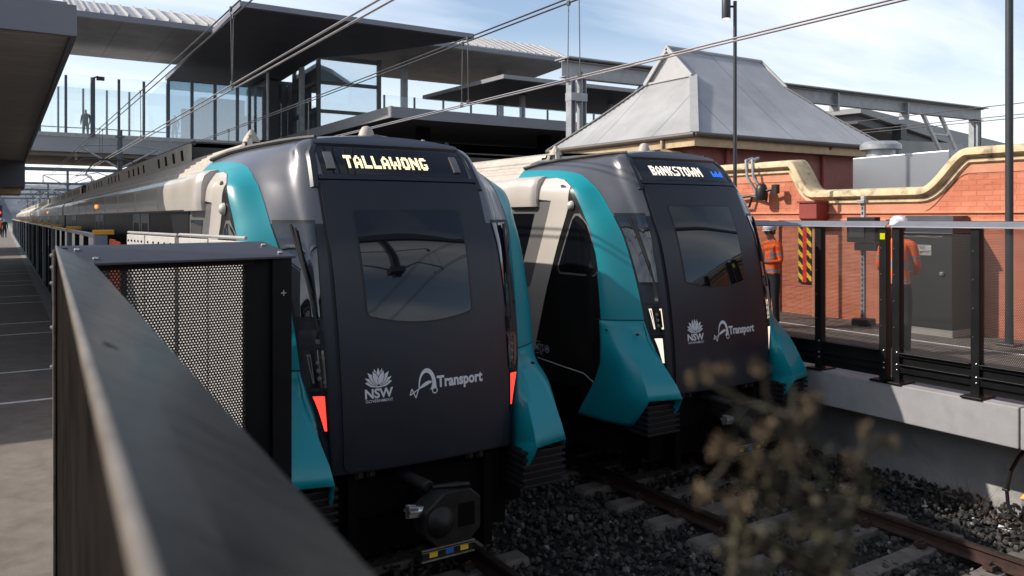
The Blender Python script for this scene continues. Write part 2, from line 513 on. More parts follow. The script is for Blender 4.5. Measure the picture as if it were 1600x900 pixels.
M('trousers', (.022, .024, .032), .85, var=.2, vs=12, bmp=.3, bs=18, bd=.02)
M('dark_cloth', (.012, .012, .014), .9, var=.2, vs=8)
M('blue_cloth', (.05, .07, .11), .9, var=.2, vs=8)
M('helmet', (.72, .72, .76), .35, var=.04)
M('boots', (.03, .022, .016), .7)
M('weed_stem', (.022, .018, .008), .8, var=.3, vs=30)
M('weed_leaf', (.032, .027, .009), .75, var=.4, vs=20)
M('weed_seed', (.115, .078, .042), .85, var=.35, vs=25)
M('dry_grass', (.16, .11, .07), .9, var=.3, vs=20)
M('cardboard', (.22, .15, .10), .9, var=.25, vs=10)
M('scrap_white', (.62, .60, .58), .7, var=.1)
M('stick_yellow', (.62, .54, .26), .6, var=.1)
M('hose_black', (.010, .010, .010), .45, var=.2, vs=20)
M('device_orange', (.75, .28, .02), .45, var=.1)
M('hill_haze', (.13, .15, .17), 1.0, var=.35, vs=.08)  # haze put into the colour: distant woods painted blue-grey
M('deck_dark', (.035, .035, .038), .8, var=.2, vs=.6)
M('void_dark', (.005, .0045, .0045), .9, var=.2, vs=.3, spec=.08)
M('stone', (.045, .042, .042), .85, var=.5, vs=12, bmp=.4, bs=60)
BRICK('brick_y', 'Y', (.42, .120, .058), (.52, .175, .092), (.32, .10, .06))
BRICK('brick_x', 'X', (.20, .060, .045), (.24, .07, .055), (.19, .065, .05))
BRICK('brick_dark', 'X', (.05, .05, .055), (.065, .062, .065), (.05, .05, .05))
CORR('roof_ribs_y_lit', 'Y', .1, (.47, .46, .445), seam=.77, amp=.0001)  # hip ends: sunlight put into a lighter, warmer tone of the same sheet
CORR('roof_ribs_x_shade', 'X', .1, (.39, .395, .41), seam=.77, amp=.0001)  # long slopes: shade put into a darker, cooler tone of the same sheet
CORR('seam_roof', 'X', .62, (.46, .44, .42), .5, .2, seam=.62, amp=.05)
CORR('soffit_ribs', 'Y', .45, (.050, .046, .044), .5, .1, amp=.05)
CORR('soffit_panels', 'X', 40, (.33, .30, .28), .6, .1, seam=2.6, amp=.001)
CORR('soffit_dark', 'X', 40, (.085, .085, .095), .55, .1, amp=.001)
GLASS('screen_glass', (.92, .95, .96), .0)
GLASS('tower_glass', (.70, .85, .88), .58, dark=.04, tone=(.42, .56, .58))
GLASS('bridge_glass', (.60, .74, .82), .26, dark=.1)
GLASS('psd_glass', (.34, .36, .38), .08)
PERF('perf_front', ('XY', 'Z', (.95, .3)), .0175, .0041, (.022, .021, .020))
PERF('perf_side', ('Y', 'Z'), .0175, .0060, (.035, .028, .023))
PERF('perf_right', ('Y', 'Z'), .019, .0067, (.022, .022, .023))
# ------------------------------------------------------------------ trains: the nose is one smooth surface S(u, z), u running from the centre line round to the side
ROWS = [
 (0.60, [(0, .02), (.72, .05), (.80, .08), (.88, .12), (1.33, .42), (1.40, .92), (1.42, 2.2)]),
 (1.05, [(0, -.04), (.73, 0), (.81, .035), (.89, .08), (1.33, .40), (1.40, .90), (1.42, 2.2)]),
 (1.60, [(0, -.03), (.74, .02), (.86, .07), (.98, .13), (1.36, .45), (1.41, .95), (1.42, 2.2)]),
 (2.20, [(0, .06), (.75, .10), (.90, .17), (1.03, .25), (1.36, .52), (1.41, .98), (1.42, 2.2)]),
 (2.75, [(0, .18), (.76, .23), (.93, .31), (1.085, .42), (1.345, .65), (1.405, 1.05), (1.42, 2.2)]),
 (3.00, [(0, .28), (.76, .34), (.95, .43), (1.13, .55), (1.355, .78), (1.40, 1.2), (1.42, 2.2)]),
 (3.30, [(0, .42), (.755, .475), (.97, .61), (1.145, .79), (1.365, .98), (1.40, 1.5), (1.42, 2.2)]),
 (3.43, [(0, .50), (.755, .56), (.95, .73), (1.12, .93), (1.29, 1.17), (1.335, 1.6), (1.36, 2.2)]),
 (3.55, [(0, .60), (.75, .65), (.90, .83), (1.03, 1.03), (1.17, 1.36), (1.23, 1.75), (1.27, 2.2)]),
 (3.69, [(0, .73), (.73, .80), (.81, .97), (.88, 1.15), (.98, 1.5), (1.05, 1.85), (1.10, 2.2)]),
 (3.77, [(0, .86), (.52, .92), (.60, 1.08), (.66, 1.25), (.72, 1.6), (.76, 1.9), (.80, 2.2)]),
 (3.81, [(0, 1.05), (.20, 1.1), (.25, 1.2), (.28, 1.4), (.3, 1.7), (.32, 1.95), (.34, 2.2)]),
]
def cr(p0, p1, p2, p3, t):
    return .5 * ((2 * p1) + (p2 - p0) * t + (2 * p0 - 5 * p1 + 4 * p2 - p3) * t * t + (3 * p1 - p0 - 3 * p2 + p3) * t ** 3)
_rowc = {}
def row_at(z):
    k = round(z, 5)
    if k in _rowc: return _rowc[k]
    zs = [r[0] for r in ROWS]
    z = min(max(z, zs[0]), zs[-1])
    i = max(j for j in range(len(zs) - 1) if zs[j] <= z + 1e-9)
    z0, z1 = zs[i], zs[i + 1]; t = (z - z0) / (z1 - z0)
    o = []
    for s in range(7):
        v = []
        for c in (0, 1):
            p1, p2 = ROWS[i][1][s][c], ROWS[i + 1][1][s][c]
            m1 = (p2 - ROWS[i - 1][1][s][c]) / (z1 - zs[i - 1]) if i > 0 else (p2 - p1) / (z1 - z0)
            m2 = (ROWS[i + 2][1][s][c] - p1) / (zs[i + 2] - z0) if i + 2 < len(zs) else (p2 - p1) / (z1 - z0)
            h = z1 - z0; t2, t3 = t * t, t ** 3
            v.append((2 * t3 - 3 * t2 + 1) * p1 + (t3 - 2 * t2 + t) * h * m1 + (-2 * t3 + 3 * t2) * p2 + (t3 - t2) * h * m2)
        o.append(tuple(v))
    _rowc[k] = o
    return o
def S(u, z):
    r = row_at(z)
    u = min(max(u, 0), 6)
    i = min(int(u), 5); t = u - i
    g = lambda k: (-r[1][0], r[1][1]) if k < 0 else r[min(k, 6)]
    a, b, c, d = g(i - 1), g(i), g(i + 1), g(i + 2)
    if i == 5: d = (2 * c[0] - b[0], 2 * c[1] - b[1])
    return Vector((cr(a[0], b[0], c[0], d[0], t), cr(a[1], b[1], c[1], d[1], t), z))
def N(u, z):
    e = .02
    du = S(u + e, z) - S(u - e, z) if .02 < u < 5.9 else S(min(u + e, 6), z) - S(max(u - e, 0), z)
    if u < .02: du = Vector((1, 0, 0))
    dz = S(u, z + e) - S(u, z - e)
    n = du.cross(dz)
    return n.normalized()
def surf(u, z, off=0., sg=1):
    p = S(u, z) + N(u, z) * off
    return Vector((p.x * sg, p.y, p.z))
def front(lx, z, off=0.):
    a, b = 0., 4.6
    for _ in range(26):
        m = (a + b) / 2
        if S(m, z).x < abs(lx): a = m
        else: b = m
    return surf(a, z, off, 1 if lx >= 0 else -1)
def side(ly, z, off=0., sg=-1):
    if ly >= 2.2 or z > 3.81: return Vector((sg * (1.42 + off), ly, z))
    a, b = 2.5, 6.
    for _ in range(26):
        m = (a + b) / 2
        if S(m, z).y < ly: a = m
        else: b = m
    return surf(a, z, off, sg)
def patch(mb, zs, a, b, fn, n=8, mi=0, edge=None):
    """strip between two border lines a(z), b(z), with a turned-back rim so that it has thickness"""
    P = [[fn(lerp(a(z), b(z), j / n), z) for j in range(n + 1)] for z in zs]
    mb.grid(P, mi)
    if edge:
        B = [[edge(lerp(a(z), b(z), j / n), z) for j in range(n + 1)] for z in zs]
        mb.grid([P[0], B[0]], mi); mb.grid([P[-1], B[-1]], mi)
        mb.grid([[r[0] for r in P], [r[0] for r in B]], mi); mb.grid([[r[-1] for r in P], [r[-1] for r in B]], mi)
def zs_(a, b, n): return [lerp(a, b, i / n) for i in range(n + 1)]
def round_rect(hw0, hw1, z0, z1, r, off=0.):
    """half-width of a rounded panel at height z: hw0 at the bottom, hw1 at the top"""
    def h(z):
        w = lerp(hw0, hw1, (z - z0) / (z1 - z0))
        d = min(z - z0, z1 - z)
        if d < r:
            w -= r - math.sqrt(max(0, r * r - (r - d) ** 2))
        return w
    return h
def rz(z0, z1, r, n):
    return [z0 + r * (1 - math.cos(math.pi / 2 * i / 5)) for i in range(5)] + zs_(z0 + r, z1 - r, n) + [z1 - r + r * math.sin(math.pi / 2 * i / 5) for i in range(1, 6)]

GLYPH = {'T': "######,######,..##..,..##..,..##..,..##..,..##..,..##..", 'A': "..##..,.####.,##..##,##..##,######,######,##..##,##..##",
 'L': "##....,##....,##....,##....,##....,##....,######,######", 'W': "##....##,##....##,##....##,##.##.##,##.##.##,########,.##..##.,.##..##.",
 'O': ".####.,######,##..##,##..##,##..##,##..##,######,.####.", 'N': "##...##,###..##,####.##,#######,##.####,##..###,##...##,##...##",
 'G': ".####.,######,##....,##....,##.###,##..##,######,.####.", 'B': "#####.,######,##..##,#####.,#####.,##..##,######,#####.",
 'K': "##..##,##.##.,####..,###...,####..,##.##.,##..##,##..##", 'S': ".#####,##....,##....,.####.,....##,....##,######,#####."}
def led(mb, word, x0, x1, zb, h, fn):
    n = sum(len(GLYPH[c].split(',')[0]) + 1 for c in word) - 1
    cw = (x1 - x0) / n; ch = h / 8; x = x0
    for c in word:
        rows = GLYPH[c].split(',')
        for r, line in enumerate(rows):
            for k, d in enumerate(line):
                if d == '#':
                    xa = x + k * cw; za = zb + h - (r + 1) * ch
                    mb.add([fn(xa, za), fn(xa + cw * .86, za), fn(xa + cw * .86, za + ch * .84), fn(xa, za + ch * .84)], [(0, 1, 2, 3)])
        x += (len(rows[0]) + 1) * cw

FEND = [(1.86, [(1.01, .17), (1.25, .22), (1.36, .34), (1.395, .47)]), (1.65, [(1.0, .10), (1.26, .15), (1.375, .30), (1.405, .44)]),
        (1.40, [(.95, -.08), (1.265, -.03), (1.38, .20), (1.415, .43)]), (1.20, [(.91, -.24), (1.27, -.15), (1.375, .15), (1.415, .52)]),
        (1.08, [(.895, -.30), (1.275, -.20), (1.37, .12), (1.415, .60)])]
def fender(sg):
    mb = MB(); P = []
    zt = [f[0] for f in FEND]
    def fp(k, z): return (interp(-z, [(-f[0], f[1][k][0]) for f in FEND]), interp(-z, [(-f[0], f[1][k][1]) for f in FEND]))
    for z in zs_(1.855, 1.08, 12):
        q = [fp(k, z) for k in range(4)]
        row = []
        for a, b, n in ((0, 1, 5), (1, 2, 4), (2, 3, 4)):
            for j in range(n + (b == 3)):
                t = j / n
                if a == 1:                       # rounded ridge
                    row.append(Vector((sg * lerp(q[1][0], q[2][0], math.sin(t * math.pi / 2) ** 1.1), lerp(q[1][1], q[2][1], t), z)))
                else:
                    row.append(Vector((sg * lerp(q[a][0], q[b][0], t), lerp(q[a][1], q[b][1], t), z)))
        t = max(0, min(1, (1.855 - z) / .34)); t = t * t * (3 - 2 * t); nn = len(row)
        P.append([surf(lerp(3.0, 4.05, j / (nn - 1)), z, .006, sg).lerp(q_, t) for j, q_ in enumerate(row)])
    mb.grid(P)
    # cheek below the front lip
    top = P[-1][5:]
    n = len(top)
    rows = [top]
    for z, y0, y1 in ((1.0, -.155, .66), (.9, -.075, .74), (.80, .02, .81), (.755, .09, .84)):
        rows.append([Vector((sg * interp(j / (n - 1), [(0, 1.285), (.4, 1.375), (1, 1.415)]), lerp(y0, y1, j / (n - 1)), z)) for j in range(n)])
    mb.grid(rows)
    # facet that faces the coupler
    I = []
    for z in zs_(1.855, 1.08, 12):
        q = fp(0, z); t = (1.855 - z) / .775
        I.append([Vector((sg * q[0], q[1], z)), Vector((sg * lerp(q[0], .86, min(1, t * 1.3)), lerp(q[1] + .02, .11, min(1, t * 1.6)), z - .02 * t))])
    for z, y0, x0 in ((1.0, -.25, .885), (.88, -.17, .875), (.80, -.09, .868), (.775, 0., .864)):
        I.append([Vector((sg * x0, y0, z)), Vector((sg * .855, .11, z - .02))])
    mb.grid(I)
    return mb

def tout(z): return interp(z, [(1.86, 4.0), (3.34, 4.0), (3.42, 4.12), (3.455, 4.5), (3.475, 6.0), (3.6, 6.0)])
def nose_cells(parent):
    """the nose skin, sorted into painted panels by where they lie on the surface"""
    us = [i / 10 for i in range(61)]; zl = zs_(1.05, 3.81, 69)
    for k, z in enumerate(zl):
        for t in (1.05, 1.86, 3.0, 3.33, 3.46, 3.57):
            if abs(z - t) < .021: zl[k] = t
    for sg in (-1, 1):
        bins = {'hood': MB(), 'pillar': MB(), 'side_skin': MB()}
        pts = [[surf(u, z, 0, sg) for u in us] for z in zl]
        for i in range(len(zl) - 1):
            zc = (zl[i] + zl[i + 1]) / 2
            for j in range(60):
                uc = (us[j] + us[j + 1]) / 2
                if uc < 3: k = 'hood' if zc > 3.0 else 'pillar'
                else: k = 'side_skin' if zc < 3.46 and (uc > 4 or zc < 3.0) else 'hood'
                bins[k].add([pts[i][j], pts[i][j + 1], pts[i + 1][j + 1], pts[i + 1][j]], [(0, 1, 2, 3)])
        tin = lambda z: interp(z, [(1.86, 3.0), (3.20, 3.0), (3.32, 3.05), (3.42, 3.22), (3.48, 3.45), (3.52, 3.8), (3.55, 4.4), (3.57, 5.2), (3.58, 6.0)])
        zt_ = zs_(1.862, 3.30, 36) + zs_(3.31, 3.58, 27)
        mb = MB(); patch(mb, zt_, tin, tout, lambda u, z: surf(u, z, .005, sg), 12, 0, lambda u, z: surf(u, z, -.008, sg))
        mb.build('teal_band', 'train_teal', parent, smooth=True)
        for k, m in (('hood', 'train_hood'), ('pillar', 'train_mask'), ('side_skin', 'train_black')):
            bins[k].build(k, m, parent, smooth='all', weld=True)
    mb = MB()                                          # crown of the nose
    top = [surf(u / 4, 3.81, 0, 1) for u in range(25)]; mir = [surf(u / 4, 3.81, 0, -1) for u in range(25)]
    mb.grid([[m, Vector((0, m.y, 3.83)), p] for m, p in zip(mir, top)])
    mb.build('crown', 'train_hood', parent, smooth='all')

def make_train(word, led_mat, lamp_mat, head):
    t = thing('metro_train', 'x', 'train')
    nose_cells(t)
    # --- front door with its window, sign lettering and emblem
    hw = round_rect(.722, .745, 1.07, 3.345, .07)
    zz = rz(1.07, 3.345, .07, 26)
    mb = MB(); patch(mb, zz, lambda z: -hw(z), hw, lambda a, z: front(a, z, .028), 16, 0, lambda a, z: front(a, z, -.01))
    door = mb.build('front_door', 'train_mask', t, smooth=True, weld=True)
    hs = round_rect(.742, .765, 1.05, 3.365, .08)
    mb = MB(); patch(mb, rz(1.05, 3.365, .08, 26), lambda z: -hs(z), hs, lambda a, z: front(a, z, .006), 16)
    mb.build('door_seal', 'seal_rubber', t, smooth='all')
    wz = rz(2.19, 3.10, .025, 12)
    def wl(z): return lerp(-.52, -.495, (z - 2.2) / .9) + (0.03 if z < 2.2 else 0)
    hwn = round_rect(.47, .49, 2.19, 3.10, .025)
    def bow(a, z): return z + .07 * max(0, min(1, (2.6 - z) / .4)) * (abs(a) / .48) ** 2 if z < 2.6 else z
    mb = MB(); patch(mb, wz, lambda z: -hwn(z) - .02, lambda z: hwn(z) - .02, lambda a, z: front(a, bow(a, z), .0315), 12)
    mb.build('front_window', 'dark_glass', door, smooth='all')
    hwf = round_rect(.485, .505, 2.175, 3.115, .03)
    mb = MB(); patch(mb, rz(2.175, 3.115, .03, 12), lambda z: -hwf(z) - .02, lambda z: hwf(z) - .02, lambda a, z: front(a, bow(a, z), .0295), 12)
    mb.build('window_seal', 'seal_rubber', door, smooth='all')
    dfn = lambda a, b: front(a, b, .0315)
    mb = MB()                                          # seven-petal flower over three letters
    cx, cz = -.435, 1.715
    gap = MB(); lay = 0
    for ang, L, w in ((-76, .105, .044), (76, .105, .044), (-60, .118, .036), (60, .118, .036), (-14, .128, .034), (14, .128, .034), (-40, .126, .044), (40, .126, .044), (0, .128, .042), (-21, .112, .046), (21, .112, .046)):
        a = R(ang)
        for g_, grow in ((gap, .0045), (mb, 0)):
            lay += 1; off = .0315 + lay * .00012
            P = []
            for i in range(11):
                s = i / 10; P.append((.010 + s * (L + grow), (w / 2) * math.sin(math.pi * s ** .78) * .95 + grow * (1 if 0 < i < 10 else 0)))
            ol = P + [(l, -w_) for l, w_ in P[-2:0:-1]]
            g_.flat([(cx + l * math.sin(a) + w_ * math.cos(a), cz + l * math.cos(a) - w_ * math.sin(a)) for l, w_ in ol], lambda x, z: front(x, z, off))
    gap.build('emblem_ground', 'train_mask', door, fixn=False)
    mb.flat([(cx - .07, cz - .004), (cx + .07, cz - .004), (cx + .05, cz - .014), (cx - .05, cz - .014)], dfn)
    mb.build('flower_emblem', 'logo_white', door, fixn=False)
    mb = MB()
    add_text(mb, 'NSW', -.548, -.318, 1.622, .068, dfn, .03); mb.build('lettering', 'logo_white', door, fixn=False); mb = MB()
    add_text(mb, 'GOVERNMENT', -.545, -.32, 1.588, .021, dfn, .006); mb.build('lettering', 'logo_white', door, fixn=False); mb = MB()
    add_text(mb, 'Transport', .068, .515, 1.652, .084, dfn, .036)
    mb.build('lettering', 'logo_white', door, fixn=False)
    mb = MB()                                          # the leaping arc with its ring and kinked tail
    def arc(x0, x1, zb, h, th0, th1, n=16):
        o = []; i_ = []
        for k in range(n + 1):
            s = k / n; a = math.pi * (1 - s)
            xo = (x0 + x1) / 2 + (x1 - x0) / 2 * math.cos(a); zo = zb + h * math.sin(a) ** .85
            th = lerp(th0, th1, s)
            mid = ((x0 + x1) / 2 + .01, zb - .01)
            d = math.hypot(xo - mid[0], zo - mid[1])
            o.append((xo, zo)); i_.append((xo + (mid[0] - xo) / d * th, zo + (mid[1] - zo) / d * th))
        for k in range(n):
            mb.flat([o[k], o[k + 1], i_[k + 1], i_[k]], dfn)
    arc(-.10, .062, 1.645, .165, .008, .062)
    for k in range(10):
        s0, s1 = k / 10, (k + 1) / 10
        f = lambda s: (lerp(-.10, .02, s), 1.655 + .055 * math.sin(s * math.pi * .62))
        a, b = f(s0), f(s1)
        mb.flat([a, b, (b[0], b[1] - .028 * math.sin(s1 * math.pi * .9) - .004), (a[0], a[1] - .028 * math.sin(s0 * math.pi * .9) - .004)], dfn)
    for k in range(16):
        a, b = 2 * math.pi * k / 16, 2 * math.pi * (k + 1) / 16
        mb.flat([(.045 + .026 * math.cos(a), 1.628 + .026 * math.sin(a)), (.045 + .026 * math.cos(b), 1.628 + .026 * math.sin(b)),
                 (.045 + .018 * math.cos(b), 1.628 + .018 * math.sin(b)), (.045 + .018 * math.cos(a), 1.628 + .018 * math.sin(a))], dfn)
    tail = [(-.10, 1.652), (-.175, 1.61), (-.158, 1.66), (-.125, 1.585), (-.10, 1.652)]
    for a, b in zip(tail, tail[1:]):
        d = Vector((b[0] - a[0], b[1] - a[1])).normalized(); n_ = (-d.y * .004, d.x * .004)
        mb.flat([(a[0] + n_[0], a[1] + n_[1]), (b[0] + n_[0], b[1] + n_[1]), (b[0] - n_[0], b[1] - n_[1]), (a[0] - n_[0], a[1] - n_[1])], dfn)
    mb.build('arc_emblem', 'logo_white', door, fixn=False)
    # --- destination display
    mb = MB(); patch(mb, zs_(3.415, 3.655, 6), lambda z: -.70, lambda z: .70, lambda a, z: front(a, z, .004), 14)
    sg_ = mb.build('destination_display', 'dark_glass', t, smooth='all')
    mb = MB()
    if head: led(mb, word, -.53, .27, 3.47, .115, lambda a, z: front(a, z, .008))
    else: led(mb, word, -.49, .29, 3.47, .115, lambda a, z: front(a, z, .008))
    mb.build('led_lettering', led_mat, sg_, fixn=False)
    if head:
        mb = MB()
        for k in range(5):
            mb.flat([(.45 + k * .04, 3.475), (.48 + k * .04, 3.475), (.48 + k * .04, 3.475 + (.07 if k % 2 == 0 else .045)), (.45 + k * .04, 3.475 + (.07 if k % 2 == 0 else .045))], lambda a, z: front(a, z, .008))
        mb.build('led_symbol', 'led_blue', sg_, fixn=False)
    else:
        for c in (-.62, .58):
            mb = MB(); patch(mb, zs_(3.455, 3.60, 3), lambda z: c - .035, lambda z: c + .035, lambda a, z: front(a, z, .02), 3, 0, lambda a, z: front(a, z, 0))
            mb.build('display_bracket', 'train_grey', sg_)
    mb = MB()                                          # raised surround
    for sgn in (-1, 1):
        P = []
        for z in zs_(3.30, 3.72, 10):
            a = interp(z, [(3.30, .775), (3.6, .745), (3.72, .66)])
            P.append([front(sgn * (a - .03), z, .0), front(sgn * (a - .02), z, .016), front(sgn * (a + .02), z, .018), front(sgn * (a + .045), z, .0)])
        mb.grid(P)
    P = []
    for k in range(21):
        a = lerp(-.70, .70, k / 20); zt = 3.70 + .065 * (1 - (a / .72) ** 2)
        P.append([front(a, 3.665, .0), front(a, 3.675, .024), front(a, zt, .024), front(a * .97, min(3.80, zt + .03), .0)])
    mb.grid(P)
    P = [[front(lerp(-.74, .74, k / 20), 3.405, .0), front(lerp(-.74, .74, k / 20), 3.40, .02), front(lerp(-.74, .74, k / 20), 3.365, .02), front(lerp(-.74, .74, k / 20), 3.36, .0)] for k in range(21)]
    mb.grid(P)
    mb.build('display_surround', 'train_mask', t, smooth=True)
    # --- each side of the nose
    for sg in (-1, 1):
        uf = lambda off: (lambda u, z: surf(u, z, off, sg))
        lo = lambda z: interp(z, [(2.26, 1.30), (3.02, 1.16)]); hi = lambda z: interp(z, [(2.26, 2.93), (2.9, 2.95), (3.02, 2.93)])
        mb = MB(); patch(mb, zs_(2.27, 3.0, 10), lambda z: lo(z) + .03, lambda z: hi(z) - .03, uf(.008), 8)
        wn_ = mb.build('corner_window', 'corner_glass', t, smooth='all')
        mb = MB(); patch(mb, zs_(2.245, 3.03, 10), lo, hi, uf(.003), 8)
        mb.build('window_seal', 'seal_rubber', wn_, smooth='all')
        mb = MB(); patch(mb, zs_(2.04, 2.17, 3), lambda z: 1.28, lambda z: 2.86, uf(.012), 5, 0, uf(-.01))
        hb = mb.build('handle_panel', 'train_mask', t, smooth=True)
        mb = MB(); patch(mb, zs_(2.055, 2.15, 3), lambda z: 1.36 if sg < 0 else 1.4, lambda z: 2.0, uf(.016), 4)
        mb.build('recess', 'seal_rubber', hb)
        mb = MB(); patch(mb, zs_(2.065, 2.10, 2), lambda z: 1.5, lambda z: 1.95, uf(.02), 3)
        mb.build('latch', 'train_grey', hb)
        mb = MB(); patch(mb, zs_(1.73, 2.015, 5), lambda z: interp(z, [(1.73, 1.32), (2.0, 1.26)]), lambda z: 2.8, uf(.010), 6, 0, uf(-.01))
        hl = mb.build('headlight_cluster', 'lamp_lens', t, smooth=True)
        mb = MB()
        for k in range(3):
            p = surf(2.0, 1.80 + .06 * k, .016, sg)
            mb = MB(); mb.lathe([(.0, -.012), (.017, -.010), (.019, 0), (.012, .006)], p, 'y', 10); mb.build('projector_lens', 'train_grey', hl, smooth=True)
        mb = MB()                                      # two light guides
        for ua, ub, top in ((2.42, 2.68, 1), (1.35, 1.52, 0)):
            z0, z1 = 1.765, 1.985
            for (a0, a1, b0, b1) in (((ua, ub - .15 * top, z0, z0 + .018)), (ua, ub, z1 - .018, z1)):
                patch(mb, zs_(b0, b1, 1), lambda z: a0, lambda z: a1, uf(.0155), 2)
            patch(mb, zs_(z0, z1, 6), lambda z: ua, lambda z: ua + .07, uf(.0155), 1)
            if top: patch(mb, zs_(z0, z1, 6), lambda z: ub - .07 - .12 * (z1 - z) / .22, lambda z: ub - .12 * (z1 - z) / .22, uf(.0155), 1)
        mb.build('light_guide', 'lamp_white' if head else 'train_grey', hl)
        zl_ = zs_(1.40, 1.665, 6)
        mb = MB(); patch(mb, zs_(1.34, 1.705, 6), lambda z: 1.42, lambda z: interp(z, [(1.34, 2.2), (1.705, 2.86)]), uf(.008), 5, 0, uf(-.01))
        th = mb.build('tail_light_housing', 'train_black', t, smooth=True)
        mb = MB(); patch(mb, zl_, lambda z: interp(z, [(1.40, 1.62), (1.665, 1.58)]), lambda z: interp(z, [(1.40, 2.1), (1.665, 2.66)]), uf(.016), 5, 0, uf(0))
        mb.build('light', lamp_mat, th, smooth=True)
        # lower fender, bumper
        fender(sg).build('fender', 'train_teal', t, smooth=True, weld=True, solid=.02)
        mb = MB()
        x0, x1 = sorted((sg * .84, sg * 1.27))
        mb.box(x0, x1, -.10, .35, .70, 1.035)
        for k in range(6):
            z = .705 + k * .058
            mb.box(x0 - .012, x1 + .012, -.19, .10, z, z + .026)
        mb.box(x0 + .02, x1 - .02, -.16, .1, .71, 1.02)
        mb.build('ribbed_bumper', 'bumper_black', t, bevel=.005)
        mb = MB(); mb.tube([surf(lerp(2.98, 4.15, k / 10), 1.862, .002, sg) for k in range(11)], .006, 6); mb.build('panel_gap', 'seal_rubber', t, smooth=True)
        for (fx, fy, fz, ax) in ((1.385, .36, 1.76, 'x'), (1.412, .44, 1.40, 'x'), (1.14, .125, 1.72, 'y')):
            mb = MB()
            if ax == 'x': mb.lathe([(.013, -sg * .01), (.012, sg * .006)], (sg * fx, fy, fz), 'x', 10)
            else: mb.lathe([(.012, .02), (.012, -.012)], (sg * fx, fy, fz), 'y', 10)
            mb.build('fixing', 'seal_rubber', t)
        # side of the cab: diagonal light band, window, marker lamp
        mb = MB()
        lo_ = lambda z: interp(z, [(1.0, 1.88), (1.2, 1.75), (1.6, 1.62), (2.1, 1.45), (2.7, 1.20), (3.1, 1.03)]) if z < 3.1 else max(1.03, S(tout(min(z, 3.45)), z).y + .012)
        hi_ = lambda z: interp(z, [(1.0, 2.2), (1.95, 2.2), (2.1, 1.80), (2.8, 1.50), (3.18, 1.36), (3.24, 2.15), (3.5, 2.2)])
        patch(mb, zs_(1.0, 3.18, 21) + zs_(3.20, 3.45, 9), lo_, hi_, lambda y, z: side(y, z, .006, sg), 4, 0, lambda y, z: side(y, z, -.005, sg))
        mb.build('diagonal_band', 'train_cream', t, smooth=True)
        mb = MB()
        patch(mb, zs_(2.0, 3.17, 12), lambda z: hi_(z), lambda z: 2.2, lambda y, z: side(y, z, .004, sg), 4)
        mb.build('cab_door_panel', 'train_grey', t, smooth='all')
        mb = MB()
        patch(mb, zs_(2.2, 3.03, 6), lambda z: hi_(z) + .28, lambda z: 2.2, lambda y, z: side(y, z, .008, sg), 4)
        mb.build('cab_door_window', 'dark_glass', t, smooth='all')
        cwl = lambda z: interp(z, [(2.35, .60), (2.39, .545), (2.6, .60), (2.9, .74), (2.965, .80), (3.0, .86)])
        cwh = lambda z: interp(z, [(2.35, 1.16), (2.39, 1.20), (2.9, .975), (2.965, .95), (3.0, .90)])
        mb = MB(); patch(mb, zs_(2.35, 3.0, 14), cwl, cwh, lambda y, z: side(y, z, .008, sg), 4)
        cw = mb.build('cab_window', 'dark_glass', t, smooth='all')
        mb = MB(); patch(mb, zs_(2.325, 3.025, 14), lambda z: cwl(max(2.35, min(3.0, z))) - .02, lambda z: cwh(max(2.35, min(3.0, z))) + .025, lambda y, z: side(y, z, .004, sg), 4)
        mb.build('window_frame', 'train_grey', cw, smooth='all')
        mb = MB(); p = side(.98, 3.12, 0, sg)
        mb.lathe([(.055, 0), (.05, sg * .02), (.03, sg * .04), (.004, sg * .048)], p, 'x', 16)
        mb.build('marker_lamp', 'train_cream', t, smooth=True)
        mb = MB()                                      # dark drip rail over the shoulder of the cab
        mb.tube([surf(1.1, 3.745, .01, sg), surf(2.2, 3.735, .015, sg), surf(3.2, 3.715, .02, sg), surf(4.2, 3.69, .02, sg), surf(5.2, 3.655, .02, sg), surf(6, 3.60, .02, sg)], .022, 6)
        mb.build('drip_rail', 'roof_kit', t, smooth=True)
        mb = MB()                                      # bracket with its cone aerial
        bx, by = sg * .98, 1.95
        for yy in (-.16, .16):
            mb.bar((bx, by + yy, 3.56), (bx - sg * .03, by + yy * .45, 3.80), .045, .045)
        mb.bar((bx - sg * .03, by - .075, 3.83), (bx - sg * .03, by + .075, 3.83), .03, .03)
        mb.bar((bx - sg * .01, by - .10, 3.70), (bx - sg * .01, by + .10, 3.70), .02, .02)
        mb.bar((bx - sg * .2, by, 3.66), (bx - sg * .03, by, 3.83), .05, .03)
        mb.lathe([(.085, 3.78), (.08, 3.80), (.045, 3.86), (.016, 3.90)], (bx - sg * .06, by, 0), 'z', 14)
        mb.build('aerial_bracket', 'train_roof', t, smooth=True)
        mb = MB()                                      # wiper folded against the corner window
        a, b = surf(1.5, 2.15, .04, sg), surf(2.1, 2.95, .04, sg)
        mb.tube([a, (a + b) / 2 + Vector((0, -.02, 0)), b], .012, 6)
        mb.tube([surf(1.75, 2.45, .03, sg), surf(2.25, 2.98, .03, sg)], .014, 6)
        mb.build('wiper', 'seal_rubber', t, smooth=True)
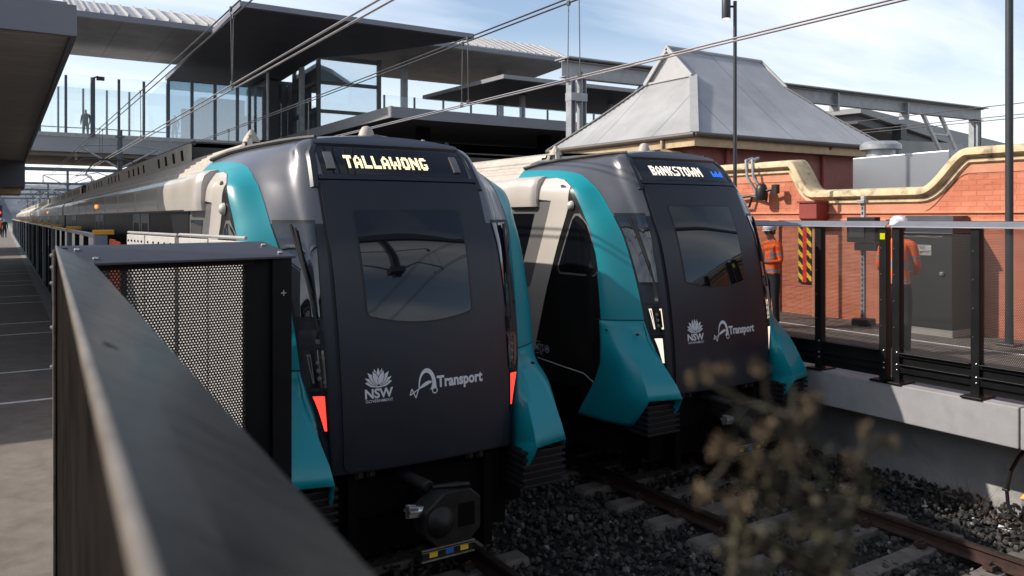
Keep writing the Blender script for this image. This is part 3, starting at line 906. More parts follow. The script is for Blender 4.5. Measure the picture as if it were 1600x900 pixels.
    # lettering on the cab side
    for sg in (-1,):
        sfn = lambda a, b: side(1.66 - a, b, .012, sg)
        mb = MB()
        add_text(mb, 'MTS', 0, .17, 1.37, .085, sfn, .004)
        mb.flat([(.0, 1.478), (.115, 1.478), (.115, 1.485), (0, 1.485)], sfn)
        mb.flat([(.0, 1.335), (.15, 1.335), (.15, 1.345), (0, 1.345)], sfn)
        mb.flat([(.187, 1.36), (.19, 1.36), (.19, 1.465), (.187, 1.465)], sfn)
        cx_, cz_ = .245, 1.413
        n = 24
        for k in range(n):
            a, b = 2 * math.pi * k / n, 2 * math.pi * (k + 1) / n
            mb.flat([(cx_ + .042 * math.cos(a), cz_ + .046 * math.sin(a)), (cx_ + .042 * math.cos(b), cz_ + .046 * math.sin(b)),
                     (cx_ + .034 * math.cos(b), cz_ + .037 * math.sin(b)), (cx_ + .034 * math.cos(a), cz_ + .037 * math.sin(a))], sfn)
        for s in (-1, 1):
            mb.flat([(cx_ - .03, cz_ + .008 * s), (cx_ - .022, cz_ + .026 * s), (cx_ + .0, cz_ + .004), (cx_ + .022, cz_ + .026 * s), (cx_ + .03, cz_ + .008 * s), (cx_, cz_ - .004)], sfn)
        mb.build('side_lettering', 'logo_grey', t, fixn=False)
        mb = MB()
        P = [(1.62, 1.285), (.72, 1.235), (.48, 1.13)]
        for a, b in zip(P, P[1:]):
            Q = []
            for k in range(9):
                y, z = lerp(a[0], b[0], k / 8), lerp(a[1], b[1], k / 8)
                Q.append([side(y, z - .006, .012, sg), side(y, z + .006, .012, sg)])
            mb.grid(Q)
        mb.build('pinstripe', 'logo_white', t)
    # cone horn on the crown, marker on it
    mb = MB(); mb.lathe([(.09, 3.79), (.085, 3.82), (.06, 3.89), (.04, 3.92), (.015, 3.93)], (0, 1.30, 0), 'z', 18)
    mb.build('crown_aerial', 'train_roof', t, smooth=True)
    # underframe
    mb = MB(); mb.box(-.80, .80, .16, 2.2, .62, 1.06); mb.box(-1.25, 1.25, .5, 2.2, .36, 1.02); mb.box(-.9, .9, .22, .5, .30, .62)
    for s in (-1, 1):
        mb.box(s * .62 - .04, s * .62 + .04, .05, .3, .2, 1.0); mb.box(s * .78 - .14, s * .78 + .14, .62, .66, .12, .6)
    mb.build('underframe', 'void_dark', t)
    for x in (-.58, -.48, .42, .52):
        mb = MB(); mb.box(x - .035, x + .035, .02, .10, .985, 1.045); mb.lathe([(.022, -.02), (.022, .02)], (x, .02, 1.015), 'y', 10); mb.build('jumper_socket', 'coupler_steel', t, bevel=.004)
    # coupler
    mb = MB()
    mb.tube([(0, .4, .78), (0, -.22, .74)], .085, 14)
    oc = [(-.24, -.10), (-.15, -.20), (.16, -.20), (.25, -.12), (.25, .12), (.16, .20), (-.08, .20), (-.24, .08)]
    mb.prism(oc, lambda a, b, q: (a, q, .72 + b), -.46, -.24)
    mb.lathe([(.125, -.46), (.12, -.475), (.10, -.50), (.05, -.54), (.012, -.555)], (-.11, 0, .71), 'y', 20)
    mb.bar((-.10, -.30, .93), (.16, -.44, .95), .05, .03); mb.tube([(-.2, .1, .95), (-.12, -.28, .93)], .05, 10)
    cp = mb.build('coupler', 'coupler_steel', t, smooth=True, bevel=.012)
    mb = MB(); mb.box(.02, .215, -.463, -.40, .61, .84)
    mb.build('funnel', 'void_dark', cp, bevel=.03)
    mb = MB()
    mb.tube([(-.34, -.36, .80), (-.22, -.36, .78)], .045, 12)
    for k in range(5):
        a = k * 1.256; mb.bar((-.35, -.36 + .045 * math.cos(a), .80 + .045 * math.sin(a)), (-.27, -.36 + .04 * math.cos(a), .79 + .04 * math.sin(a)), .02, .02)
    mb.bar((-.26, -.44, .505), (.20, -.44, .505), .012, .012); mb.bar((-.26, -.44, .42), (.20, -.44, .42), .012, .012); mb.bar((-.26, -.44, .485), (.20, -.44, .485), .006, .006)
    mb.build('guide_bar', 'bare_metal', cp, smooth=True)
    mb = MB(); mb.box(-.25, .19, -.43, -.30, .425, .495)
    mb.build('contact_box', 'coupler_steel', cp, bevel=.004)
    mb = MB()
    for x, mi in ((-.19, 0), (-.05, 1), (.08, 0)):
        mb.add([(x, -.4325, .437), (x + .07, -.4325, .437), (x + .07, -.4325, .483), (x, -.4325, .483)], [(0, 1, 2, 3)], mi)
    mb.build('warning_label', ['sign_yellow', 'label_blue'], cp, fixn=False)
    # --- carriages
    y0 = 2.2
    for car in range(6):
        y1 = y0 + (18.2 if car == 0 else 19.6)
        carriage(t, y0, y1, car)
        y0 = y1 + .55
    return t

def carriage(t, y0, y1, car):
    half = [(1.28, .42), (1.40, .55), (1.42, 1.0), (1.42, 3.14), (1.40, 3.33), (1.27, 3.53)]
    def ext(mb, prof, a, b, mi=0): mb.grid([[Vector((x, a, z)) for x, z in prof], [Vector((x, b, z)) for x, z in prof]], mi)
    mb = MB()
    for s in (-1, 1):
        ext(mb, [(s * x, z) for x, z in half[:4]], y0, y1)
    full = half + [(.8, 3.80)]
    for y in (y0, y1):
        mb.flat([(x, z) for x, z in full] + [(-x, z) for x, z in full[::-1]], lambda a, b: (a, y, b))
    c = mb.build('carriage', 'train_grey', t, smooth=True)
    mb = MB()                                            # shoulder sheets, stepped lengthways
    for s in (-1, 1):
        pr = [(1.42, 3.14), (1.40, 3.33), (1.33, 3.46)]
        n = 7
        for k in range(n):
            x, z = lerp(1.30, .84, k / n), lerp(3.50, 3.80, (k / n) ** .85)
            pr += [(x, z), (x - .012, z + .034)]
        pr += [(.78, 3.83), (0, 3.86)]
        ext(mb, [(s * x, z) for x, z in pr], y0, y1)
    mb.build('roof_panel', 'train_roof', c, smooth=False)
    mb = MB()
    for s in (-1, 1):                                    # cantrail box above the doors
        pr = [(1.40, 3.12), (1.475, 3.125), (1.485, 3.20), (1.48, 3.34), (1.455, 3.42), (1.40, 3.46), (1.33, 3.475)]
        a = y0 - (.52 if car == 0 else 0)
        rows = [[Vector((s * (x - .05 * k), a - .06 * (1 - (1 - k) ** 2) if k else a, z)) for x, z in pr] for k in (.9, .5, .2, 0)] if car == 0 else []
        rows += [[Vector((s * x, y, z)) for x, z in pr] for y in (a + .12, y1)]
        mb.grid(rows)
        mb.flat([(x, z) for x, z in pr], lambda x, z: (s * (x - .045 if car == 0 else x), a - (.05 if car == 0 else 0), z))
        if car == 0:
            pr2 = [(x + .018, z + (.012 if z > 3.3 else -.012)) for x, z in pr]
            rows = [[Vector((s * (x - .05 * k * k), a - .07 + .09 * (1 - k), z)) for x, z in pr2] for k in (1, .7, .4, .1)] + [[Vector((s * x, y, z)) for x, z in pr2] for y in (a + .12, a + .5)]
            mb.grid(rows); mb.flat([(x, z) for x, z in pr2], lambda x, z: (s * (x - .05), a - .07, z)); mb.flat([(x, z) for x, z in pr2], lambda x, z: (s * x, a + .5, z))
        k = a + 2.1
        while k < y1 - .5:
            mb.box(*sorted((s * 1.478, s * 1.4865)), k, k + .012, 3.14, 3.40); k += 1.85
    mb.build('cantrail', 'train_cream', c, smooth=True)
    mb = MB()
    for s in (-1, 1):
        mb.box(*sorted((s * 1.40, s * 1.428)), y0 + .1, y1 - .1, 1.95, 3.11)
    mb.build('window_band', 'window_dark', c)
    mb = MB()
    for s in (-1, 1):
        mb.box(*sorted((s * 1.40, s * 1.430)), y0, y1, .95, 1.35)
    mb.build('sill_panel', 'train_cream', c)
    L = y1 - y0
    for s in (-1, 1):
        for f in (.18, .47, .82):
            yc = y0 + L * f
            mb = MB()
            for d in (-1, 1):
                a, b = sorted((yc + d * .03, yc + d * .72))
                mb.box(*sorted((s * 1.40, s * 1.436)), a, a + .10, 1.2, 3.1); mb.box(*sorted((s * 1.40, s * 1.436)), b - .10, b, 1.2, 3.1)
                mb.box(*sorted((s * 1.40, s * 1.436)), a + .1, b - .1, 2.98, 3.1); mb.box(*sorted((s * 1.40, s * 1.436)), a + .1, b - .1, 1.2, 1.75)
            mb.build('passenger_door', 'psd_post' if False else 'train_grey', c)
            if s < 0 and f == .47:
                MB().box(s * 1.485 - .025, s * 1.485, yc - .09, yc + .09, 3.22, 3.29).build('door_lamp', 'lamp_orange', c, bevel=.01)
    mb = MB()                                            # roof parapet with cooling slots, then kit on the roof
    a = y0 + (2.6 if car == 0 else .8)
    for s in (-1, 1):
        mb.box(*sorted((s * .93, s * .97)), a, y1 - .8, 3.74, 3.985)
        k = a + .3
        while k < y1 - 1.4:
            for q in range(4):
                yy = k + q * .62
                if yy < y1 - 1.2:
                    mb.hexa([(s * .975, yy, 3.79), (s * .972, yy + .16, 3.79), (s * .972, yy + .24, 3.93), (s * .975, yy + .08, 3.93)],
                            [(s * .965, yy, 3.79), (s * .962, yy + .16, 3.79), (s * .962, yy + .24, 3.93), (s * .965, yy + .08, 3.93)], 1)
            k += 3.4
    mb.build('roof_parapet', ['train_roof', 'void_dark'], c)
    mb = MB()
    k = a + .4
    rnd = random.Random(car)
    while k < y1 - 3:
        w = rnd.uniform(2.2, 3.4)
        mb.box(-.85, .85, k, k + w, 3.83, 3.98 + rnd.uniform(0, .07))
        for q in range(int(w / .28)):
            mb.box(-.86, .86, k + q * .28, k + q * .28 + .05, 3.98, 4.055)
        k += w + rnd.uniform(.15, .5)
    for s in (-1, 1): mb.tube([(s * .9, a, 4.0), (s * .9, y1 - 1, 4.0)], .03, 6)
    mb.build('roof_equipment', 'roof_kit', c)
    if car in (1, 3):
        mb = MB(); yb = y0 + 3.0                          # raised pantograph
        mb.bar((-.5, yb, 4.05), (.5, yb, 4.05), .08, .08); mb.bar((-.5, yb + 1.3, 4.05), (.5, yb + 1.3, 4.05), .08, .08)
        for s in (-1, 1):
            mb.tube([(s * .18, yb + .1, 4.1), (s * .55, yb + 1.35, 4.55)], .03, 6); mb.tube([(s * .55, yb + 1.35, 4.55), (s * .35, yb + .2, 5.0)], .025, 6)
            mb.tube([(s * .95, yb + .2, 4.82), (s * .75, yb + .2, 4.98), (s * .5, yb + .2, 5.02), (0, yb + .2, 5.02)], .025, 6)
            for q in (0, 1.3): mb.lathe([(.06, 3.85), (.09, 3.9), (.06, 3.95), (.09, 4.0), (.05, 4.05)], (s * .5, yb + q, 0), 'z', 8)
        mb.tube([(-.5, yb + .35, 5.0), (.5, yb + .35, 5.0)], .025, 6)
        mb.build('pantograph', 'roof_kit', c, smooth=True)

left_train = make_train('TALLAWONG', 'led_yellow', 'lamp_red', False)
left_train.location = (2.95, 5.95, 0)
tag(left_train, 'dark grey and teal metro train with red tail lights, its display reading TALLAWONG', 'train', 'metro trains at the platforms')
right_train = make_train('BANKSTOWN', 'led_white', 'lamp_white', True)
right_train.location = (6.9, 6.41, .07)
tag(right_train, 'dark grey and teal metro train with white headlights, its display reading BANKSTOWN', 'train', 'metro trains at the platforms')
# ------------------------------------------------------------------ ground, track bed, platforms
PLAT = 1.16
def struct(mb, name, mat, **k):
    bev = k.pop('bevel', 0)
    return tag(mb.build(name, mat, None, bevel=bev, **k), kind='structure')
mb = MB(); mb.grid([[(x, y, -.62) for y in (-600, -60, 60, 300, 2500)] for x in (-1500, -60, 60, 1500)])
struct(mb, 'ground', 'ground_dirt')
rg = random.Random(3)
mb = MB()
xs = [1.2 + .16 * i for i in range(52)]; ys = [-12, -6, 0] + [1 + .16 * i for i in range(56)] + [11, 14, 20, 40, 80, 160, 260]
mb.grid([[(x, y, -.215 + (rg.uniform(-.02, .02) if 0 < y < 10 else 0) + (.03 if x < 1.6 else 0)) for y in ys] for x in xs])
struct(mb, 'track_bed', 'ballast_bed', smooth='all')

# left platform: coping strip proud of the asphalt, cut back to the fence at its near end
mb = MB(); mb.box(-14, .74, -12, 260, -.6, PLAT)
struct(mb, 'left_platform', 'asphalt')
mb = MB(); mb.box(.744, 1.36, 4.3, 260, .75, PLAT + .006); mb.box(.744, 1.25, 4.3, 260, -.6, .748)
struct(mb, 'left_platform_edge', 'kerb_concrete')
mb = MB(); mb.box(.744, 1.25, -12, 4.296, -.6, PLAT - .02)
struct(mb, 'platform_ramp', 'ground_dirt')
for i, (y, w) in enumerate(((9.6, .06), (11.5, .05), (15.2, .05), (16.8, .05), (20.8, .05), (22.5, .05), (26.2, .05), (28, .05), (31.6, .05), (33.4, .05))):
    mb = MB(); mb.box(-6, .735, y, y + w, PLAT - .01, PLAT + .004)
    struct(mb, 'platform_marking', 'line_paint')
# right platform: deck slab overhanging a set-back wall
mb = MB(); mb.box(8.98, 60, -14, 200, .80, PLAT)
struct(mb, 'right_platform', 'asphalt')
mb = MB()
y = -14
while y < 60:
    mb.box(8.50, 8.976, y, y + 2.985, .75, PLAT + .003); y += 3.0
struct(mb, 'right_platform_edge', 'coping_concrete', bevel=.012)
mb = MB(); mb.box(9.30, 9.6, -14, 120, -.6, .79)
struct(mb, 'right_platform_wall', 'wall_concrete')
mb = MB(); mb.box(11.78, 11.87, -14, 80, PLAT - .01, PLAT + .004)
struct(mb, 'platform_marking', 'line_paint')
mb = MB()
hill = [(-900, 0), (-500, 22), (-300, 30), (-160, 20), (-60, 34), (20, 26), (90, 32), (200, 24), (420, 40), (800, 10)]
P = []
for x in range(-900, 801, 20):
    h = interp(x, hill) + rg.uniform(-3, 3)
    P.append([(x, 640, -1), (x, 660 + rg.uniform(-10, 10), h * .6), (x, 700, h), (x, 900, -2)])
mb.grid(P)
struct(mb, 'hills', 'hill_haze', smooth='all')

# ------------------------------------------------------------------ track: sleepers, rails, loose ballast stones
TRK = ((2.95, 'left'), (6.9, 'right'))
first = None
for X0, nm in TRK:
    y = 1.3 if X0 > 4 else 2.6
    while y < 10.5:
        w = rg.uniform(-.02, .02)
        if first is None:
            mb = MB()
            pr = [(-1.22, -.17), (-1.20, -.125), (-.95, -.125), (-.55, -.15), (.55, -.15), (.95, -.125), (1.20, -.125), (1.22, -.17)]
            lo = [(x, -.115, -.30) for x, z in pr]
            for a, b in zip(pr, pr[1:]):
                mb.hexa([(a[0], -.125, -.32), (b[0], -.125, -.32), (b[0], .125, -.32), (a[0], .125, -.32)], [(a[0], -.10, a[1]), (b[0], -.10, b[1]), (b[0], .10, b[1]), (a[0], .10, a[1])])
            first = mb.build('railway_sleeper', 'sleeper', None, bevel=.012)
            off = first.location.copy(); s = first
            for sg in (-1, 1):
                for d in (-.12, .12):
                    cl = MB(); cl.box(sg * .7175 + d - .05, sg * .7175 + d + .05, -.045, .045, -.125, -.085); cl.tube([(sg * .7175 + d - .03, 0, -.08), (sg * .7175 + d + .03, 0, -.065)], .014, 6); cl.build('rail_clip', 'rail_rust', first)
        else:
            s = copy_tree(first)
        s.location = (X0 + off.x + rg.uniform(-.03, .03), y + off.y, off.z); s.rotation_euler = (0, 0, w)
        tag(s, 'grey concrete sleeper under the rails of the %s-hand train' % nm, 'sleeper', 'sleepers of the %s-hand track' % nm)
        y += .62
for X0, nm in TRK:
    for sg, wh in ((-1, 'left'), (1, 'right')):
        x = X0 + sg * .7525
        mb = MB()
        prof = [(-.07, -.135), (.07, -.135), (.07, -.122), (.010, -.10), (.010, -.035), (.035, -.028), (.036, -.004), (-.036, -.004), (-.035, -.028), (-.010, -.035), (-.010, -.10), (-.07, -.122)]
        mb.prism(prof, lambda a, b, q: (x + a, q, b), -8, 200)
        mb.box(x - .030, x + .030, -8, 200, -.003, .001, 1)
        tag(mb.build('rail', ['rail_rust', 'rail_head'], None), 'rust brown steel rail, the %s one of the %s-hand track' % (wh, nm), 'rail', 'running rails')
rng = np.random.default_rng(5)
t_ = (1 + 5 ** .5) / 2
ico = np.array([(-1, t_, 0), (1, t_, 0), (-1, -t_, 0), (1, -t_, 0), (0, -1, t_), (0, 1, t_), (0, -1, -t_), (0, 1, -t_), (t_, 0, -1), (t_, 0, 1), (-t_, 0, -1), (-t_, 0, 1)]) / 1.9
icf = np.array([(0, 11, 5), (0, 5, 1), (0, 1, 7), (0, 7, 10), (0, 10, 11), (1, 5, 9), (5, 11, 4), (11, 10, 2), (10, 7, 6), (7, 1, 8), (3, 9, 4), (3, 4, 2), (3, 2, 6), (3, 6, 8), (3, 8, 9), (4, 9, 5), (2, 4, 11), (6, 2, 10), (8, 6, 7), (9, 8, 1)])
n = 15000
px_ = rng.uniform(2.9, 9.28, n); py_ = rng.uniform(1.2, 8.6, n)
keep = np.ones(n, bool)
for X0, _ in TRK:
    for sg in (-1, 1): keep &= np.abs(px_ - (X0 + sg * .7525)) > .085
px_, py_ = px_[keep], py_[keep]; n = len(px_)
sz = .016 + .030 * rng.random(n) ** 1.6
V = ico[None] * rng.uniform(.55, 1.25, (n, 12, 1)) * sz[:, None, None] * rng.uniform(.7, 1.2, (n, 1, 3))
ang = rng.uniform(0, 6.28, n); c_, s_ = np.cos(ang), np.sin(ang)
VX = V[..., 0] * c_[:, None] - V[..., 1] * s_[:, None]; VY = V[..., 0] * s_[:, None] + V[..., 1] * c_[:, None]
bank = np.where(px_ > 8.5, (px_ - 8.5) * .12, 0) + np.where((px_ > 4.3) & (px_ < 5.5), .03, 0)
zc = -.185 + bank + rng.uniform(-.03, .025, n)
V = np.stack([VX + px_[:, None], VY + py_[:, None], V[..., 2] + zc[:, None]], -1).reshape(-1, 3)
Fc = (icf[None] + (np.arange(n) * 12)[:, None, None]).reshape(-1, 3)
me = bpy.data.meshes.new('ballast'); me.from_pydata(V.tolist(), [], Fc.tolist())
# tone of each stone from a random value stored per face corner
m, t, p = newmat('ballast_stone')
g = node(t, 'ShaderNodeNewGeometry'); c = ramp(t, g.outputs['Random Per Island'], [(0, (.014, .0138, .014)), (.5, (.040, .039, .038)), (.75, (.055, .049, .043)), (.96, (.085, .078, .07)), (1, (.2, .185, .17))])
t.links.new(c, p.inputs['Base Color']); p.inputs['Roughness'].default_value = .75; p.inputs['Specular IOR Level'].default_value = .2
bump(t, p, noise(t, objco(t), 70, 4), .5, .006)
me.materials.append(m)
bl = bpy.data.objects.new('ballast', me); COL.objects.link(bl)
tag(bl, 'dark broken ballast stones around the sleepers', 'ballast', kind='stuff')

# ------------------------------------------------------------------ left platform canopy, screens, end fence
cn = thing('platform_canopy', 'dark canopy over the left platform with grey fascia and ribbed soffit', 'canopy', (-4, 24, PLAT))
mb = MB(); mb.box(-14, .75, 11.0, 37, 5.5, 5.62); mb.build('roof_sheet', 'fascia_grey', cn)
mb = MB(); mb.box(-14, .752, 10.98, 11.06, 5.24, 5.58); mb.box(.70, .756, 11.06, 37.02, 5.24, 5.58); mb.build('fascia', 'fascia_grey', cn, bevel=.006)
mb = MB()
for k in range(58):
    mb.box(-14, .695, 11.1 + k * .45, 11.1 + k * .45 + .40, 5.30, 5.40)
mb.build('soffit', 'canopy_soffit', cn, bevel=.01)
mb = MB(); mb.box(-14, .73, 37.02, 42, 4.25, 5.3); mb.build('bulkhead', 'soffit_dark', cn)
mb = MB(); mb.box(-14, .60, 37.6, 41, 4.0, 4.25); mb.build('bulkhead_base', 'fascia_cream', cn)
for y in (14, 22, 30, 38): mb = MB(); mb.box(-3.2, -2.9, y, y + .3, PLAT, 5.3); mb.build('column', 'pole_grey', cn)
cn2 = thing('platform_canopy', 'dark upper canopy behind the left platform canopy fascia', 'canopy', (-8, 44, PLAT))
mb = MB(); mb.box(-18, 2.55, 43, 52, 12.9, 13.2); mb.build('roof_sheet', 'fascia_grey', cn2)
mb = MB(); mb.box(-18, 2.5, 43.1, 52, 12.8, 12.89); mb.build('soffit', 'soffit_panels', cn2)
mb = MB(); mb.box(-9, -8.4, 46, 46.6, PLAT, 12.8); mb.build('column', 'pole_grey', cn2)

PX_ = .95
posts = [10.9, 15.8, 21, 26, 31, 36, 41, 46, 52, 58, 65, 72, 80, 90, 102, 116]
proto = None
for i, (y0, y1) in enumerate(zip(posts, posts[1:])):
    r_ = thing('platform_screen', 'x', 'platform screen', (PX_, y0, PLAT), 'glass screens along the left platform edge')
    r_['label'] = ['glass platform screen with blue-grey post and yellow cap, nearest one behind the black fence',
                   'second glass platform screen from the black fence, with narrower looking blue-grey post', 'third glass platform screen from the black fence, its post standing in full view'][i] if i < 3 else 'far glass platform screen with blue-grey post and yellow cap near the left edge'
    mb = MB(); mb.box(PX_ - .02, PX_ + .13, y0, y0 + .12, PLAT, 2.84); mb.build('post', 'psd_post', r_, bevel=.01)
    mb = MB(); mb.box(PX_ - .03, PX_ + .20, y0 - .01, y0 + .13, 2.84, 2.90); mb.build('cap', 'psd_yellow', r_, bevel=.008)
    mb = MB(); mb.box(PX_ + .02, PX_ + .04, y0 + .13, y1 - .01, PLAT + .1, 2.80); mb.build('glass_panel', 'psd_glass', r_)
    mb = MB(); mb.box(PX_ - .02, PX_ + .08, y0 + .13, y1 - .01, 2.80, 2.845); mb.build('top_rail', 'psd_rail', r_, bevel=.006)
    mb = MB(); mb.box(PX_ - .02, PX_ + .08, y0 + .13, y1 - .01, PLAT, PLAT + .10)
    for q in (.34, .66): mb.box(PX_ - .01, PX_ + .07, lerp(y0, y1, q) - .03, lerp(y0, y1, q) + .03, PLAT + .1, 2.80)
    mb.build('frame', 'fence_black', r_)
# pale end barrier between the screens and the train
eb = thing('end_barrier', 'low barrier of pale perforated panels between glass screens and train', 'barrier', (1.2, 7.4, PLAT))
A, B = Vector((1.08, 9.0, 0)), Vector((1.44, 5.75, 0))
for k, (s0, s1) in enumerate(((0, .2), (.21, .5), (.535, .76), (.77, 1))):
    p, q = A.lerp(B, s0), A.lerp(B, s1)
    mb = MB(); mb.bar((p.x, p.y, 2.04), (q.x, q.y, 2.04), .03, 1.68)
    pn = mb.build('panel', 'white_panel', eb, bevel=.004)
    mb = MB()
    for j in range(5):
        c0 = p.lerp(q, .12 + j * .19); d = (q - p).normalized(); nn = Vector((d.y, -d.x, 0))
        if nn.x > 0: nn = -nn
        mb.lathe([(.012, 0), (.012, .01)], (c0.x + nn.x * .016, c0.y + nn.y * .016 - .005, 2.82), 'y', 8)
    mb.build('hole', 'seal_rubber', pn)
mb = MB(); mb.tube([(A.x, A.y, 2.90), (A.lerp(B, .51).x, A.lerp(B, .51).y, 2.90)], .013, 8); mb.tube([(A.lerp(B, .53).x, A.lerp(B, .53).y, 2.905), (B.x, B.y, 2.905)], .013, 8)
mb.build('top_rail', 'psd_rail', eb, smooth=True)
ob = thing('safety_board', 'orange-red safety boards standing behind the nearest glass screen', 'board', (1.1, 9.8, PLAT))
for k in range(3):
    mb = MB(); mb.box(1.0 + k * .03, 1.03 + k * .03, 9.15 + k * .5, 9.58 + k * .5, PLAT, 2.80 - .03 * (k % 2)); mb.build('board', 'orange_red', ob, bevel=.03)
    mb = MB(); mb.box(.994 + k * .03, .999 + k * .03, 9.25 + k * .5, 9.42 + k * .5, 2.5, 2.72); mb.build('sticker', 'reflective', ob)

# foreground fence: long capped side, end panel, post
ff = thing('corner_fence', 'black perforated fence corner with worn bronze cap, nearest the camera', 'fence', (.3, 4.6, PLAT))
ZT = 2.906
def lx_(y): return .037 + .041 * y
def cap_pts(y, xo=0): return [(lx_(y), y, ZT), (lx_(y) + .14, y, ZT - .086)]
y0_, yc_ = -.9, 4.66
mb = MB()
a, b = lx_(y0_), lx_(yc_)
mb.hexa([(a, y0_, ZT - .012), (b, yc_, ZT - .012), (b + .155, yc_ - .17, ZT - .098), (a + .14, y0_, ZT - .098)],
        [(a, y0_, ZT), (b, yc_, ZT), (b + .155, yc_ - .17, ZT - .086), (a + .14, y0_, ZT - .086)])
for y, s in ((.78, .62), (1.12, .22), (1.62, .50), (2.7, .35)):
    cx_ = lx_(y) + .14 * s; zc_ = ZT - .086 * s
    mb.hexa([(cx_ - .012, y - .022, zc_ + .0075), (cx_ + .012, y - .022, zc_ - .0072), (cx_ + .012, y + .022, zc_ - .0072), (cx_ - .012, y + .022, zc_ + .0075)], [(cx_ - .008, y - .016, zc_ + .0085), (cx_ + .008, y - .016, zc_ - .0012), (cx_ + .008, y + .016, zc_ - .0012), (cx_ - .008, y + .016, zc_ + .0085)], 1)
mb.build('side_cap', ['rail_cap', 'fence_black'], ff, bevel=.004)
mb = MB(); mb.hexa([(a - .006, y0_, ZT - .016), (b - .006, yc_, ZT - .016), (b + .006, yc_, ZT - .016), (a + .006, y0_, ZT - .016)], [(a - .006, y0_, ZT + .003), (b - .006, yc_, ZT + .003), (b + .003, yc_, ZT + .003), (a + .003, y0_, ZT + .003)])
mb.build('cap_edge', 'rail_edge', ff, bevel=.003)
mb = MB(); mb.hexa([(a + .004, y0_, PLAT), (b + .004, yc_, PLAT), (b + .008, yc_, PLAT), (a + .008, y0_, PLAT)], [(a + .004, y0_, ZT - .018), (b + .004, yc_, ZT - .018), (b + .008, yc_, ZT - .018), (a + .008, y0_, ZT - .018)])
mb.build('side_sheet', 'rail_side', ff)
for y in (2.2, 3.5):
    mb = MB(); mb.box(lx_(y) + .009, lx_(y) + .05, y, y + .07, PLAT, ZT - .06); mb.build('stile', 'fence_black', ff, bevel=.004)
mb = MB(); mb.box(b - .006, b + .05, yc_ - .03, yc_ + .03, PLAT, ZT - .01)
mb.build('corner_post', 'rail_side', ff, bevel=.006)
mb = MB(); mb.box(b - .016, b - .0065, yc_ - .028, yc_ + .026, PLAT, ZT - .02); mb.build('lit_edge_strip', 'rail_edge', ff)  # pale strip added to paint the sunlit edge of the corner post
mb = MB()
for k, z in enumerate((2.86, 2.80, 2.72, 2.5, 2.3)): mb.lathe([(.010, 0), (.009, -.008), (.003, -.011)], (b - .02, yc_ - .02 - .02 * (k % 2), z), 'x', 8)
mb.build('bolt', 'bare_metal', ff, smooth=True)
R0, R1 = (1.335, 4.93), (1.475, 4.72)
mb = MB()
mb.hexa([(b, yc_, ZT - .012), (b + .155, yc_ - .17, ZT - .098), (R1[0], R1[1], ZT - .098), (R0[0], R0[1], ZT - .012)],
        [(b, yc_, ZT + .001), (b + .155, yc_ - .17, ZT - .085), (R1[0], R1[1], ZT - .085), (R0[0], R0[1], ZT + .001)])
mb.build('end_cap', 'fence_cap', ff, bevel=.003)
mb = MB()
for (sx, sy) in ((.13, .25), (.13, .75)):
    for (o, n_, d) in (((b, yc_), (b + .155, yc_ - .17), .05), ((R0[0], R0[1]), (R1[0], R1[1]), -.05)):
        x = lerp(o[0], n_[0], sy) + d; y = lerp(o[1], n_[1], sy) + d * .25; z = ZT - .086 * sy
        mb.lathe([(.014, .0), (.013, .007), (.006, .010), (.005, .005)], (x, y, z), 'z', 12)
mb.build('cap_bolt', 'bare_metal', ff, smooth=True)
E0 = Vector((b + .12, yc_ - .09, 0)); E1 = Vector((1.20, 4.78, 0))
mb = MB(); mb.add([(E0.x, E0.y, PLAT + .1), (E1.x, E1.y, PLAT + .1), (E1.x, E1.y, ZT - .10), (E0.x, E0.y, ZT - .10)], [(0, 1, 2, 3)])
mb.build('perforated_panel', 'perf_front', ff, fixn=False)
mb = MB(); mb.bar((E0.x, E0.y + .02, ZT - .105), (E1.x + .2, E1.y + .04, ZT - .105), .05, .05); mb.build('end_rail', 'fence_black', ff); mb = MB(); mb.bar((E0.x, E0.y + .03, PLAT + .1), (E1.x + .2, E1.y + .05, PLAT + .1), .05, .10)
mb.build('end_rail', 'fence_black', ff)
mb = MB(); mb.box(1.335, 1.45, 4.72, 4.84, PLAT, ZT - .088); mb.box(1.19, 1.335, 4.76, 4.84, PLAT, ZT - .10)
mb.build('end_post', 'fence_black', ff, bevel=.004)
mb = MB(); mb.box(1.385, 1.415, 4.716, 4.719, 2.602, 2.606); mb.box(1.398, 1.402, 4.716, 4.719, 2.588, 2.62)
mb.build('setting_out_mark', 'logo_white', ff)

